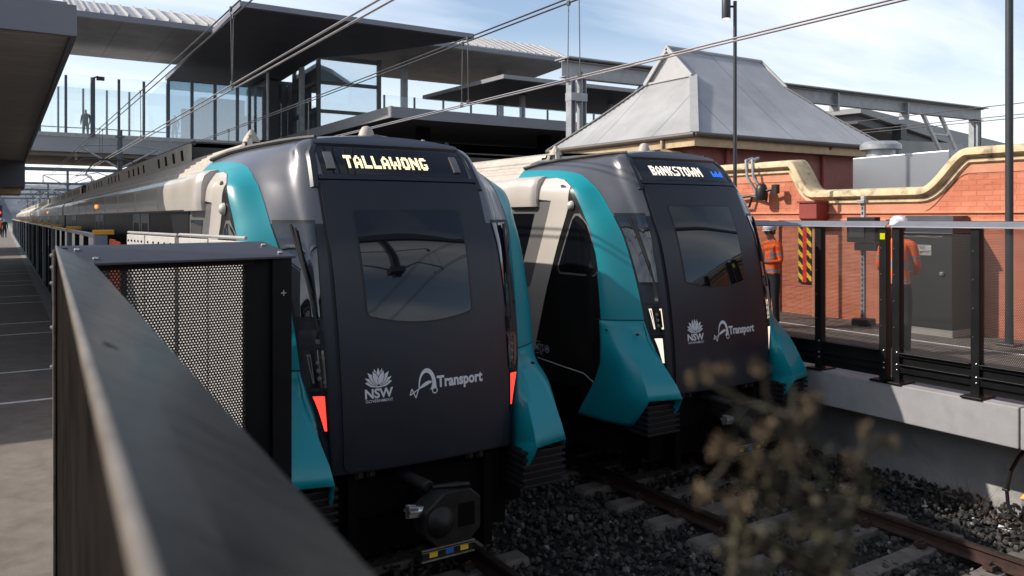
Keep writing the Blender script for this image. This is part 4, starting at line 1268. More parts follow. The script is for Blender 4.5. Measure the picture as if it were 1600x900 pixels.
# ------------------------------------------------------------------ right platform fence frames
FX = 8.62; FT = 3.01
def fence_frame(label, ya, yb, ymids, left_bevel):
    """frame from near end ya to far end yb (y grows away from the camera)"""
    r_ = thing('mesh_fence', label, 'fence', (FX, (ya + yb) / 2, PLAT), 'mesh fence frames on the right platform edge')
    mb = MB()
    mb.hexa([(FX - .075, ya, FT - .075), (FX + .055, ya + .03, FT - .012), (FX + .055, yb - .03, FT - .012), (FX - .075, yb, FT - .075)],
            [(FX - .075, ya, FT - .062), (FX + .055, ya + .03, FT), (FX + .055, yb - .03, FT), (FX - .075, yb, FT - .062)])
    mb.build('top_cap', 'fence_cap2', r_, bevel=.003)
    for y in [ya + .05] + ymids + [yb - .05]:
        mb = MB(); mb.box(FX - .05, FX + .045, y - .045, y + .045, PLAT + .02, FT - .07)
        pst = mb.build('post', 'fence_black', r_, bevel=.004)
        mb = MB(); mb.box(FX - .14, FX + .16, y - .11, y + .11, PLAT + .003, PLAT + .025); mb.build('base_plate', 'fence_black', pst, bevel=.004)
        mb = MB()
        for z in (PLAT + .16, PLAT + .22, PLAT + .36): mb.lathe([(.011, 0), (.01, -.012), (.004, -.016)], (FX - .05, y - .02, z), 'x', 8)
        for z in (1.8, 2.1, 2.4, 2.7): mb.lathe([(.006, 0), (.005, -.006)], (FX - .05, y + .02, z), 'x', 8)
        mb.build('bolt', 'bare_metal', pst, smooth=True)
    ed = [ya + .05] + ymids + [yb - .05]
    for p, q in zip(ed, ed[1:]):
        mb = MB(); mb.add([(FX, p, PLAT + .30), (FX, q, PLAT + .30), (FX, q, FT - .06), (FX, p, FT - .06)], [(0, 1, 2, 3)])
        mb.build('mesh_panel', 'perf_right', r_, fixn=False)
        mb = MB()
        for z, h in ((PLAT + .13, .10), (PLAT + .31, .05)):
            mb.box(FX - .04, FX + .04, p + .046, q - .046, z, z + h); mb.box(FX - .075, FX - .04, p + .046, q - .046, z + h - .012, z + h)
        mb.box(FX - .01, FX + .01, p + .046, q - .046, PLAT + .05, PLAT + .31)
        mb.build('bottom_rail', 'fence_black', r_, bevel=.003)
    return r_
M('fence_cap2', (.20, .20, .22), .45, metal=.3, var=.12, vs=4)
f1 = fence_frame('mesh fence frame beside the BANKSTOWN train, with small yellow sticker on its last post', 5.45, 8.5, [6.37], False)
mb = MB(); mb.box(FX - .054, FX - .051, 5.47, 5.53, 2.80, 2.87); mb.build('sticker', EM('sticker_yellow_glow', (.75, .75, .0), .15), f1)  # plain sticker brightened by a faint emission, not a lamp
fence_frame('mesh fence frame at the right edge of the photo, standing before the dark cabinet', 2.55, 5.39, [3.6, 4.46], True)
# ------------------------------------------------------------------ right: painted brick wall with its cream coping
WX = 13.2
wall = thing('brick_wall', 'long salmon painted brick wall with curved cream coping along the right platform', 'wall', (WX, 6, PLAT))
# outline of the coping, read along the wall: (y, top z)
def coping_z(y):
    a, b, c, d = 6.95, 7.75, 9.85, 10.38
    if y <= a or y >= d: return 4.19
    if b <= y <= c: return 3.57
    t = (y - a) / (b - a) if y < b else (d - y) / (d - c)
    if y > c: t = min(1, t * 1.0)
    return 4.19 - .62 * (t * t * (3 - 2 * t))
ysl = [-8, 0, 4, 6] + [6.5 + .05 * k for k in range(90)] + [11.2, 12, 13.4]
mb = MB()
P = [[(WX, y, PLAT - .05), (WX, y, coping_z(y) - .42)] for y in ysl]
mb.grid(P, 0)
P = [[(WX - .012, y, coping_z(y) - .42), (WX - .012, y, coping_z(y) - .18)] for y in ysl]
mb.grid(P, 1)
mb.grid([[(WX + .3, y, PLAT), (WX + .3, y, coping_z(y) - .05)] for y in ysl], 0)
mb.build('brickwork', ['brick_y', 'render_salmon'], wall)
def cop(mb, prof):
    rows = []
    for i, y in enumerate(ysl):
        e = .02
        s = (coping_z(y + e) - coping_z(y - e)) / (2 * e)
        nrm = Vector((0, -s, 1)).normalized()
        rows.append([Vector((WX + x, y + nrm.y * h, coping_z(y) + nrm.z * h)) for x, h in prof])
    mb.grid(rows)
mb = MB(); cop(mb, [(.30, -.10), (.36, -.02), (.30, .02), (-.02, 0), (-.13, -.025), (-.145, -.045), (-.145, -.13), (-.115, -.15), (-.06, -.16), (-.05, -.18), (.0, -.19)])
mb.build('coping', 'coping_cream', wall, smooth=True)
mb = MB(); cop(mb, [(.0, -.188), (-.05, -.195), (-.055, -.245), (-.03, -.27), (.0, -.275)])
mb.build('coping_moulding', 'coping_cream', wall, smooth=True)
mb = MB()
for z, h, d in ((3.12, .035, .035), (2.99, .03, .028)):
    mb.box(WX - d, WX + .02, -8, 13.4, z, z + h)
mb.build('string_course', 'render_salmon', wall, bevel=.008)
mb = MB()
for y in (10.75,): mb.box(WX - .06, WX + .02, y - .07, y + .16, PLAT, 3.0)
mb.build('pilaster', 'render_salmon', wall, bevel=.006)
# things on and before the wall
rb = thing('rainwater_head', 'red painted rainwater head box high on the brick wall', 'rainwater head', (WX, 9.0, 2.9))
Ya, Yb = at(1249, 320, X=WX - .35).y, at(1277, 320, X=WX - .35).y
zt, zb = 3.33, 3.03
mb = MB(); mb.box(WX - .36, WX - .002, Yb, Ya, zb, zt); mb.box(WX - .39, WX - .002, Yb - .03, Ya + .03, zt, zt + .04)
mb.hexa([(WX - .12, Yb + .1, zb - .18), (WX - .02, Yb + .1, zb - .18), (WX - .02, Ya - .1, zb - .18), (WX - .12, Ya - .1, zb - .18)], [(WX - .36, Yb, zb), (WX - .02, Yb, zb), (WX - .02, Ya, zb), (WX - .36, Ya, zb)])
mb.build('hopper', 'red_paint', rb, bevel=.006)
yp = at(1273.5, 400, X=WX - .08).y
mb = MB(); mb.tube([(WX - .08, yp, zb - .17), (WX - .08, yp, PLAT)], .05, 10); mb.build('downpipe', 'render_salmon', rb, smooth=True)
hz_ = thing('hazard_board', 'black and yellow striped board with a red centre bar on the brick wall', 'sign', (WX, 9.6, 1.6))
Y0, Y1 = at(1268, 400, X=WX - .05).y, at(1247.5, 400, X=WX - .05).y
mb = MB(); mb.box(WX - .05, WX - .002, Y0, Y1, 1.78, 2.87); mb.build('board', 'sign_black', hz_, bevel=.003)
w = (Y1 - Y0)
mb = MB(); mb.box(WX - .056, WX - .051, Y0 + w * .36, Y0 + w * .66, 1.79, 2.86); mb.build('centre_bar', 'sign_red', hz_)
mb = MB()
for (u0, u1) in ((0.0, .36), (.66, 1.0)):
    ya, yb = Y0 + w * u0, Y0 + w * u1
    for k in range(5):
        z = 1.80 + k * .22
        sl = .10 if u0 == 0 else .10
        mb.add([(WX - .0535, ya, z), (WX - .0535, yb, z + sl), (WX - .0535, yb, z + sl + .10), (WX - .0535, ya, z + .10)], [(0, 1, 2, 3)])
mb.build('stripes', 'sign_yellow', hz_, fixn=False)
# junction boxes on a strut
jb = thing('junction_box', 'grey junction boxes on a steel strut with a black foot before the brick wall', 'junction box', (12.7, 8.2, PLAT))
c = at(1349, 400, X=12.75); yj = c.y
mb = MB(); mb.box(12.72, 12.78, yj - .035, yj + .035, PLAT, 3.42); mb.build('strut', 'galv', jb, bevel=.004)
mb = MB()
for z in np.arange(1.3, 3.3, .09): mb.box(12.715, 12.719, yj - .012, yj + .012, z, z + .05)
mb.build('slots', 'sign_black', jb)
ya, yb = at(1372, 360, X=12.6).y, at(1325, 360, X=12.6).y
mb = MB(); mb.box(12.56, 12.715, ya + .03, yb, 2.62, 3.06); mb.build('box', 'bumper_black', jb, bevel=.01)
mb = MB(); mb.box(12.54, 12.559, ya + .22, yb - .05, 2.70, 2.96); mb.build('cover', 'fence_cap', jb, bevel=.008)
mb = MB(); mb.box(12.60, 12.715, ya + .03, yb - .12, 2.48, 2.612); mb.build('terminal_box', 'bumper_black', jb, bevel=.008)
mb = MB(); mb.box(12.60, 12.9, yj - .15, yj + .14, PLAT, PLAT + .12); mb.build('foot', 'hose_black', jb, bevel=.02)
mb = MB(); mb.box(12.66, 12.8, yj - .07, yj + .07, 3.30, 3.36); mb.build('camera_bracket', 'insulator', jb, bevel=.006)
# cabinet
kc = thing('equipment_cabinet', 'tall dark grey steel cabinet with sloping lid on a concrete plinth by the brick wall', 'cabinet', (12.9, 7.2, PLAT))
ya, yb = 6.88, 7.78
mb = MB(); mb.box(12.56, 13.17, ya, yb, PLAT + .11, 2.80); mb.build('body', 'cabinet_grey', kc, bevel=.012)
mb = MB(); mb.hexa([(12.50, ya - .04, 2.80), (13.18, ya - .04, 2.80), (13.18, yb + .04, 2.80), (12.50, yb + .04, 2.80)], [(12.74, ya + .08, 3.08), (13.18, ya + .08, 3.08), (13.18, yb - .02, 3.08), (12.74, yb - .02, 3.08)])
mb.build('lid', 'fence_cap', kc, bevel=.008)
mb = MB(); mb.box(12.54, 13.17, ya - .015, yb + .015, PLAT, PLAT + .11); mb.build('plinth', 'plinth', kc, bevel=.01)
mb = MB(); pk = at(1472, 428, X=12.55); mb.lathe([(.035, 0), (.035, -.03), (.02, -.045)], (12.56, pk.y, pk.z), 'x', 14); mb.build('knob', 'galv', kc, smooth=True)
mb = MB()
for k in range(22): mb.box(12.556, 12.56, ya + .16 + k * .03, ya + .172 + k * .03, 2.735, 2.755)
mb.build('vent_row', 'label_plate', kc)
sy1, sy0 = at(1430, 390, X=12.55).y, at(1455, 390, X=12.55).y; sz1, sz0 = at(1455, 383, X=12.55).z, at(1455, 399, X=12.55).z
mb = MB(); mb.box(12.548, 12.556, sy0, sy1, sz0, sz1); pl = mb.build('label_plate', 'label_plate', kc)
mb = MB()
lf = lambda a, b: (12.546, sy1 - a, b)
W_ = sy1 - sy0; H_ = sz1 - sz0
add_text(mb, 'THE', W_ * .26, W_ * .62, sz0 + H_ * .56, H_ * .30, lf, .01)
add_text(mb, 'COMPANY', W_ * .04, W_ * .94, sz0 + H_ * .12, H_ * .32, lf, .01)
mb.build('lettering', 'sign_black', pl, fixn=False)

def lamp_post(px, X, name, label, top, r=.045, lamp=True):
    y = at(px, 200, X=X).y
    t = thing(name, label, 'lamp post', (X, y, PLAT))
    mb = MB(); mb.tube([(X, y, PLAT), (X, y, PLAT + .5), (X, y, top)], [r * 1.15, r * 1.05, r], 14); mb.build('pole', 'pole_grey', t, smooth=True)
    mb = MB(); mb.box(X - .13, X + .13, y - .13, y + .13, PLAT, PLAT + .03); mb.build('base_plate', 'pole_grey', t, bevel=.005)
    if lamp:
        # spotlight cylinder carried on a short arm towards the tracks
        d = Vector((-CS, SN, 0)) * .165
        mb = MB(); mb.tube([(X, y, top - .10), (X + d.x, y + d.y, top - .10)], .022, 8); mb.build('arm', 'pole_grey', t, smooth=True)
        mb = MB(); mb.lathe([(.078, -.30), (.082, -.28), (.082, .12), (.075, .14)], (X + d.x, y + d.y, top - .02), 'z', 18)
        sp = mb.build('spotlight', 'pole_grey', t, smooth=True)
        mb = MB(); mb.lathe([(.066, -.309), (.066, -.302)], (X + d.x, y + d.y, top - .02), 'z', 16); mb.build('lens', EM('spot_glow', (1, .9, .75), .9), sp)
    return t
lamp_post(1148.5, 11.5, 'lamp_post', 'slim grey lamp post with a cylindrical spotlight rising behind the BANKSTOWN train', 7.08, .034)
lamp_post(1577, 12.55, 'lamp_post', 'tall dark grey pole before the brick wall at the right edge', 9.5, .052, False)

# cables and floodlight on the parapet
cb_ = thing('floodlight', 'dark floodlight and junction fittings hung from grey cables on the brick parapet', 'floodlight', (WX, 10.9, 3.4))
ys_ = at(1178, 270, X=WX - .1).y
mb = MB()
for k in (0, .16):
    mb.tube([(WX + .5, ys_ + .5 + k, 4.22), (WX + .15, ys_ + .1 + k, 4.30), (WX - .16, ys_ + k, 4.24), (WX - .18, ys_ - .05 + k, 3.9), (WX - .10, ys_ - .2 + k, 3.62), (WX - .08, ys_ - .18 + k, 3.45)], .028, 8)
mb.build('cable', 'steel_grey', cb_, smooth=True)
mb = MB(); q = at(1190, 300, X=WX - .22); mb.lathe([(.10, -.17), (.115, -.1), (.115, .06), (.09, .14), (.05, .17)], (q.x, q.y, q.z), 'z', 16); mb.build('lamp_head', 'hose_black', cb_, smooth=True)
mb = MB(); mb.tube([(WX - .1, ys_ + .1, 3.50), (WX - .15, ys_ - .35, 3.42), (q.x, q.y, q.z)], .03, 8); mb.tube([(WX - .1, ys_ + .1, 3.50), (WX - .12, ys_ + .5, 3.47)], .03, 8); mb.tube([(WX - .1, ys_ + .05, 3.48), (WX - .1, ys_ + .12, 3.28), (WX - .06, ys_ + .3, 3.24)], .025, 8); mb.tube([(q.x, q.y, q.z), (WX - .2, q.y - .32, q.z + .06)], .028, 8); mb.box(WX - .26, WX - .16, q.y - .40, q.y - .28, q.z - .04, q.z + .14)
mb.build('bracket', 'hose_black', cb_, smooth=True)

# ------------------------------------------------------------------ brick station building with gablet roof
b_ = thing('station_building', 'old brick station building with steep grey corrugated gablet roof', 'building', (18, 17, PLAT))
ex0, ex1, ey0, ey1, ez = 14.0, 21.95, 13.85, 20.0, 5.08
gx0, gx1, gz, rz_, ym = 16.1, 19.9, 6.97, 7.9, 16.93
ga, gb = 15.97, 17.88
O = Vector
def quadn(mb, p, n=8, dip=0.): mb.grid([[O(p[0]).lerp(O(p[3]), j / n).lerp(O(p[1]).lerp(O(p[2]), j / n), i / n) - Vector((0, 0, dip * math.sin(math.pi * j / n))) for j in range(n + 1)] for i in range(n + 1)])
def rib(c): return .013 * math.sin(c * 2 * math.pi / .10)
for xe, xg, dirn in ((ex0, gx0, -1), (ex1, gx1, 1)):        # hip ends: ribs run up the slope
    rows = []; y = ey0
    while y <= ey1 + 1e-6:
        t = min(1, (y - ey0) / (ga - ey0), (ey1 - y) / (ey1 - gb)); t = max(t, 0)
        rows.append([Vector((lerp(xe, xg, t * j / 6) + dirn * rib(y), y, lerp(ez, gz, t * j / 6) + rib(y) - .05 * math.sin(math.pi * t * j / 6))) for j in range(7)]); y += .025
    mb = MB(); mb.grid(rows); mb.build('hip_roof_end', 'roof_ribs_y_lit', b_, smooth='all')
for ye, g_, dirn in ((ey0, ga, -1), (ey1, gb, 1)):
    rows = []; x = ex0
    while x <= ex1 + 1e-6:
        t = max(0, min(1, (x - ex0) / (gx0 - ex0), (ex1 - x) / (ex1 - gx1)))
        c = []
        for j in range(7): c.append(Vector((x, lerp(ye, g_, t * j / 6) + dirn * rib(x), lerp(ez, gz, t * j / 6) + rib(x) - .05 * math.sin(math.pi * t * j / 6))))
        if t >= .999:
            for j in (1, 2): c.append(Vector((x, lerp(g_, ym, j / 2) + dirn * rib(x), lerp(gz, rz_, j / 2) + rib(x))))
        else: c += [c[-1], c[-1]]
        rows.append(c); x += .025
    mb = MB(); mb.grid(rows); mb.build('roof_slope', 'roof_ribs_x_shade', b_, smooth='all')
for gx, s in ((gx0, -1), (gx1, 1)):
    mb = MB(); mb.add([(gx, ga, gz), (gx, gb, gz), (gx, ym, rz_ - .03)], [(0, 1, 2)]); mb.build('gablet', 'roof_flash', b_)
mb = MB()
mb.tube([(gx0 - .1, ym, rz_ + .02), (gx1 + .1, ym, rz_ + .02)], .06, 8)
for (e, g2) in (((ex0, ey0, ez), (gx0, ga, gz)), ((ex0, ey1, ez), (gx0, gb, gz)), ((ex1, ey0, ez), (gx1, ga, gz)), ((ex1, ey1, ez), (gx1, gb, gz))):
    pts = [O(e).lerp(O(g2), i / 8) + Vector((0, 0, .03 - .05 * math.sin(math.pi * i / 8))) for i in range(9)]
    d = .13 if e[0] == ex0 else .07
    for p, q in zip(pts, pts[1:]): mb.bar(p, q, d * 1.6, .03)
for g2 in (ga, gb):
    mb.bar((gx0 - .08, g2, gz), (gx0 - .08, ym, rz_), .06, .12); mb.bar((gx1 + .08, g2, gz), (gx1 + .08, ym, rz_), .06, .12)
mb.bar((gx0 - .02, ga, gz + .02), (gx0 - .02, gb, gz + .02), .10, .05)
mb.build('ridge_flashing', 'roof_flash', b_, smooth=True)
mb = MB()
for (p, q) in (((ex0, ey0), (ex1, ey0)), ((ex0, ey0), (ex0, ey1))):
    mb.tube([(p[0] - .05, p[1] - .05, ez - .03), (q[0] - .05, q[1] - .05, ez - .03)], .065, 8)
mb.build('gutter', 'gutter', b_, smooth=True)
mb = MB(); mb.box(ex0 + .02, ex1 - .02, ey0 + .02, ey0 + .06, ez - .30, ez - .06); mb.box(ex0 + .02, ex0 + .06, ey0 + .061, ey1 - .02, ez - .30, ez - .06); mb.box(ex0 + .06, ex1, ey0 + .061, ey1, ez - .16, ez - .12)
mb.build('eaves_board', 'fascia_cream', b_)
mb = MB(); mb.box(ex0 + .32, ex1 - .32, ey0 + .32, ey1 - .32, PLAT, ez - .165); mb.build('wall', 'brick_x', b_)
for x in (15.4, 19.2):
    mb = MB(); mb.tube([(x, ey0 + .0, ez - .1), (x, ey0 + .26, ez - .35), (x, ey0 + .26, PLAT)], .05, 8); mb.build('downpipe', 'red_paint', b_, smooth=True)
mb = MB(); mb.tube([(ex0 - .02, ey0 + 1.1, ez - .08), (ex0 - .02, ey0 + 1.1, ez - .34), (ex0 + .25, ey0 + .8, ez - .42), (ex0 + .27, ey0 + .6, ez - .5)], .055, 8); mb.build('downpipe', 'fascia_cream', b_, smooth=True)

# roof-top duct with its cowl behind the parapet
dk = thing('roof_duct', 'galvanised rooftop duct with a round cowl behind the cream coping', 'duct', (14.6, 9, 3.4))
p0, p1 = at(1332, 270, X=14.3), at(1484, 240, X=14.3)
mb = MB(); mb.hexa([(14.3, p1.y, 3.3), (15.3, p1.y, 3.3), (15.3, p0.y, 3.3), (14.3, p0.y, 3.3)], [(14.3, p1.y, at(1484, 234, X=14.3).z), (15.3, p1.y, at(1484, 234, X=14.3).z), (15.3, p0.y, at(1332, 247, X=14.3).z), (14.3, p0.y, at(1332, 247, X=14.3).z)])
mb.build('casing', 'duct_steel', dk, bevel=.02)
mb = MB(); q = at(1376, 235, X=14.9); mb.lathe([(.27, 3.9), (.27, q.z + .0), (.39, q.z + .01), (.39, q.z + .10), (.30, q.z + .17), (.05, q.z + .18)], (q.x, q.y, 0), 'z', 22); mb.build('cowl', 'galv', dk, smooth=True)

# ------------------------------------------------------------------ concourse over the tracks
cc = thing('footbridge', 'concrete and glass station footbridge spanning the tracks', 'footbridge', (4, 58, 0))
Yf = 54.0
zt = at(220, 213, Y=Yf).z; zb = at(200, 247, Y=Yf).z
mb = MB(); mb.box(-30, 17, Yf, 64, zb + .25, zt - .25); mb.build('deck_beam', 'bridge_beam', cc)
mb = MB(); mb.box(-30, 17, Yf - .06, Yf + .3, zt - .25, zt); mb.box(-30, 17, Yf + .31, 63.9, zt - .245, zt - .2); mb.build('edge_strip', 'galv', cc)
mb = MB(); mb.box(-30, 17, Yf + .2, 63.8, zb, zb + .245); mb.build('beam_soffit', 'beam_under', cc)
mb = MB(); mb.box(-30, -29, 55, 63, 0, zb); mb.box(14.8, 16.6, 56, 63, 0, zb); mb.build('pier', 'soffit_dark', cc)
gz_ = at(145, 118, Y=Yf).z
xa, xb = at(60, 150, Y=Yf).x, at(262, 150, Y=Yf).x
mb = MB(); mb.box(-26, xb, Yf + .1, Yf + .13, zt, gz_); mb.build('glass_screen', 'screen_glass', cc)
mb = MB(); mb.box(-26, xb + 9, 62.5, 62.53, zt, at(145, 139, Y=62.5).z); mb.build('glass_screen', 'screen_glass', cc)
for px in (62, 103, 186, 225, 262):
    x = at(px, 170, Y=Yf).x
    mb = MB(); mb.box(x - .07, x + .07, Yf - .02, Yf + .16, zt, gz_ - .1); mb.build('post', 'mast_steel', cc)
for px in (91, 130, 167, 202, 238):
    x = at(px, 170, Y=62.4).x
    mb = MB(); mb.box(x - .06, x + .06, 62.3, 62.48, zt, at(145, 140, Y=62.5).z); mb.build('post', 'mast_steel', cc)
mb = MB()
for z in (zt + .55, zt + 1.1): mb.box(-26, xb + 9, 62.2, 62.25, z, z + .06)
mb.build('handrail', 'mast_steel', cc)
x = at(144.5, 170, Y=Yf).x
cm = thing('camera_post', 'grey post with a small security camera on the footbridge edge', 'camera post', (x, Yf - .2, zt))
mb = MB(); mb.tube([(x, Yf - .2, zt - .2), (x, Yf - .2, gz_ - .15)], .13, 10); mb.build('pole', 'mast_steel', cm, smooth=True)
mb = MB(); mb.tube([(x, Yf - .2, gz_ - .2), (x + .3, Yf - .2, gz_ - .05)], .05, 6); mb.box(x + .2, x + .62, Yf - .35, Yf - .05, gz_ - .28, gz_ - .08); mb.build('camera_head', 'pole_grey', cm)

# glazed hall on the bridge
gh = thing('glass_hall', 'blue-tinted glass hall on the footbridge under the big dark roof', 'glass hall', (12, 58, zt))
xa, xb = at(262, 170, Y=Yf + .5).x, at(412, 170, Y=Yf + .5).x
hz2 = at(300, 127, Y=Yf + .5).z
mb = MB(); mb.box(xa, xb, Yf + .5, Yf + .54, zt, hz2); mb.build('front_glass', 'bridge_glass', gh)
mb = MB(); mb.add([(xa, Yf + .5, zt), (xa - .0, 63, zt), (xa, 63, hz2), (xa, Yf + .5, hz2)], [(0, 1, 2, 3)]); mb.build('side_glass', 'bridge_glass', gh, fixn=False)
for px in (263, 300, 336, 371, 390, 412):
    x = at(px, 170, Y=Yf + .5).x
    mb = MB(); mb.box(x - .09, x + .09, Yf + .42, Yf + .6, zt, hz2); mb.build('mullion', 'mast_steel', gh)
mb = MB(); mb.box(xa + 1.5, xa + 3, 58, 58.6, zt, zt + 2.4); mb.box(xb - 3.4, xb - .5, 57.5, 60.5, zt, zt + 3.2); mb.box(xa + 4, xa + 5, 60, 60.4, zt, zt + 1.6); mb.build('interior_booth', 'deck_dark', gh)
mb = MB(); mb.box(xa + 5.4, xa + 6.7, 58, 58.3, zt + .6, zt + 2.2); mb.build('notice_panel', 'white_panel', gh)

# deck wing on the right with dark undercroft
dz = 8.6
dw = thing('concourse_deck', 'grey edged concourse deck cantilevered over the right platform, black underneath', 'concourse deck', (23, 47, 0))
q0, q1, q2 = at(612, 166, Y=36), at(440, 216, X=at(612, 166, Y=36).x), at(885, 184, Y=36)
X0 = q0.x
mb = MB()
mb.hexa([(X0 + .3, 36.3, q0.z - .45), (48, 36.3, q0.z - .55), (48, 62, q0.z - .55), (X0 + .3, 62, q0.z - .45)], [(X0 + .3, 36.3, q0.z - .05), (48, 36.3, q0.z - .1), (48, 62, q0.z - .1), (X0 + .3, 62, q0.z - .05)])
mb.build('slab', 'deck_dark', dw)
mb = MB()
mb.bar((X0, 36.0, q0.z - .26), (X0, 56, q0.z - .26), .12, .56); mb.build('edge_fascia', 'fascia_light', dw)
mb = MB(); mb.bar((X0 - .05, 36.0, q0.z - .28), (48, 36.0, q0.z - .42), .12, .54); mb.build('edge_fascia', 'fascia_grey', dw)
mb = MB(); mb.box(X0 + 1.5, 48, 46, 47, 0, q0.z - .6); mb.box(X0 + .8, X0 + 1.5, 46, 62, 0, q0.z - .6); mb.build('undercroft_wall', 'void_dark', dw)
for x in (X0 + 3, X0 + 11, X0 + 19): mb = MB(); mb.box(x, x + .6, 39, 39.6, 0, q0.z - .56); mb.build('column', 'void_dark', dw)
gt = q0.z + 1.05
mb = MB(); mb.box(X0 + .9, 47, 39.2, 39.22, q0.z, gt); mb.build('balustrade_glass', 'screen_glass', dw)
x = X0 + 1.0; k = 0
while x < 46: mb = MB(); mb.box(x - .035, x + .035, 39.15, 39.27, q0.z, gt); mb.build('balustrade_post', 'mast_steel', dw); x += 1.75
# lift tower
lt = thing('lift_tower', 'tall glazed lift tower with dark frame standing on the concourse deck', 'lift tower', (19, 52, 8.5))
XL, YL = 16.97, 49.7
XR = at(592, 150, Y=YL).x; ZL0, ZL1 = q0.z - .1, at(497, 86, Y=YL).z
mb = MB(); mb.box(XL, XR, YL, YL + .04, ZL0, ZL1); mb.build('front_glass', 'tower_glass', lt)
mb = MB(); mb.box(XL, XL + .04, YL + .05, YL + 5, ZL0, ZL1); mb.build('side_glass', 'tower_glass', lt)
mb = MB(); mb.box(XL, XR, YL + 5, YL + 5.04, ZL0, ZL1); mb.box(XR - .04, XR, YL + .05, YL + 4.9, ZL0, ZL1); mb.build('rear_glass', 'tower_glass', lt)
mb = MB()
for x in (XL, XR):
    for y in (YL, YL + 5): mb.box(x - .12, x + .12, y - .12, y + .12, ZL0, ZL1 + .1)
mb.build('corner_post', 'pole_grey', lt)
mb = MB()
for z in (at(497, 88, Y=YL).z, at(497, 128, Y=YL).z, at(497, 173, Y=YL).z):
    mb.box(XL + .13, XR - .13, YL - .10, YL + .10, z - .11, z + .11); mb.box(XL - .1, XL + .1, YL + .13, YL + 4.87, z - .11, z + .11)
mb.build('transom', 'pole_grey', lt)
mb = MB(); mb.box(XL + .9, XL + 3, YL + 2, YL + 4, ZL0, ZL0 + 2.4); mb.bar((XL + .5, YL + 3, ZL0 + 3), (XR - .4, YL + 3, ZL0 + 4.6), .2, .3); mb.build('lift_car', 'fascia_light', lt)
# dark entrance block beside the tower
eb2 = thing('entrance_block', 'dark glazed entrance block between glass hall and lift tower', 'entrance', (15, 57, 8))
xa, xb = at(414, 170, Y=56).x, at(462, 170, Y=56).x
mb = MB(); mb.box(xa, xb + 1.5, 56, 61, zt, at(440, 127, Y=56).z); mb.build('wall', 'soffit_dark', eb2)
for px, w in ((436, 4), (447, 3), (466, 5)):
    x = at(px, 170, Y=55.9).x; mb = MB(); mb.box(x, x + w * .045, 55.86, 55.98, zt + .3, at(440, 132, Y=56).z); mb.build('door_glass', 'screen_glass', eb2)

# roofs
def roof(name, label, poly, z0, z1, mat_soffit, top_rise=0, fascia='fascia_grey', dz_=0.0):
    t = thing(name, label, 'roof', (sum(p[0] for p in poly) / len(poly), sum(p[1] for p in poly) / len(poly), z0))
    ymin = min(p[1] for p in poly); ymax = max(p[1] for p in poly)
    zz = lambda y: dz_ * (y - ymin) / (ymax - ymin)
    mb = MB(); mb.prism(poly, lambda a, b, q: (a, b, q + zz(b)), z0, z1); mb.build('slab', fascia, t)
    cx, cy = sum(p[0] for p in poly) / len(poly), sum(p[1] for p in poly) / len(poly)
    mb = MB(); mb.prism([(cx + (a - cx) * .985, cy + (b - cy) * .985) for a, b in poly], lambda a, b, q: (a, b, q + zz(b)), z0 - .03, z0 - .004); mb.build('soffit', mat_soffit, t)
    return t
f0, f1 = at(375, 8, Y=40), at(741, 50, Y=40)
main = roof('main_roof', 'large flat dark roof with pointed right corner over the concourse', [(f0.x, 40), (f1.x, 40), (19.4, 45.5), (16.6, 48.6), (16.6, 60), (f0.x - .2, 60)], 13.35, 13.62, 'soffit_dark', dz_=-.75)
mb = MB(); mb.box(16.2, 16.5, 51, 51.3, 8.5, 12.8); mb.build('column', 'steel_grey', main)
xq = at(418, 150, Y=53).x; mb = MB(); mb.tube([(xq, 53, zt), (xq, 53, 12.6)], .1, 8); mb.build('column', 'galv', main)
def ribbed_top(t, x0, x1, y0, y1, z0, rise):
    mb = MB(); mb.grid([[(x0, y0, z0), (x0, y1, z0 + rise)], [(x1, y0, z0), (x1, y1, z0 + rise)]]); mb.build('roof_sheeting', 'seam_roof', t, solid=.04)
    mb = MB(); x = x0 + .2
    while x < x1: mb.bar((x, y0 - .02, z0 + .05), (x, y1, z0 + rise + .05), .07, .10); x += .66
    mb.build('seam', 'roof_flash', t)
r2 = roof('wing_roof', 'grey wing roof with standing seams above the left end of the footbridge', [(2.7, 46), (10.4, 46), (12.6, 57), (3.0, 57)], 13.25, 13.55, 'soffit_panels')
ribbed_top(r2, 2.7, 10.6, 46.05, 50, 13.57, 1.45)
r3 = roof('wing_roof', 'grey wing roof with standing seams right of the big dark roof', [(18.2, 45.6), (34.2, 45.6), (36, 58), (18.2, 58)], 14.0, 14.28, 'soffit_panels')
ribbed_top(r3, 19.5, 34.2, 45.65, 49, 14.30, 1.45)
for x, y in ((24, 52), (32, 52)): mb = MB(); mb.box(x - .2, x + .2, y - .2, y + .2, 8.5, 13.98); mb.build('column', 'steel_grey', r3)
cnp = roof('lower_canopy', 'dark lower canopy with a pale edge pointing left above the glass balustrade', [(25.6, 41.2), (46, 41.2), (46, 51.5), (25.2, 51.5)], 11.5, 11.75, 'soffit_dark', fascia='fascia_light')
for x in (30.2, 38): mb = MB(); mb.box(x - .15, x + .15, 46, 46.3, 8.5, 11.46); mb.build('column', 'steel_grey', cnp)

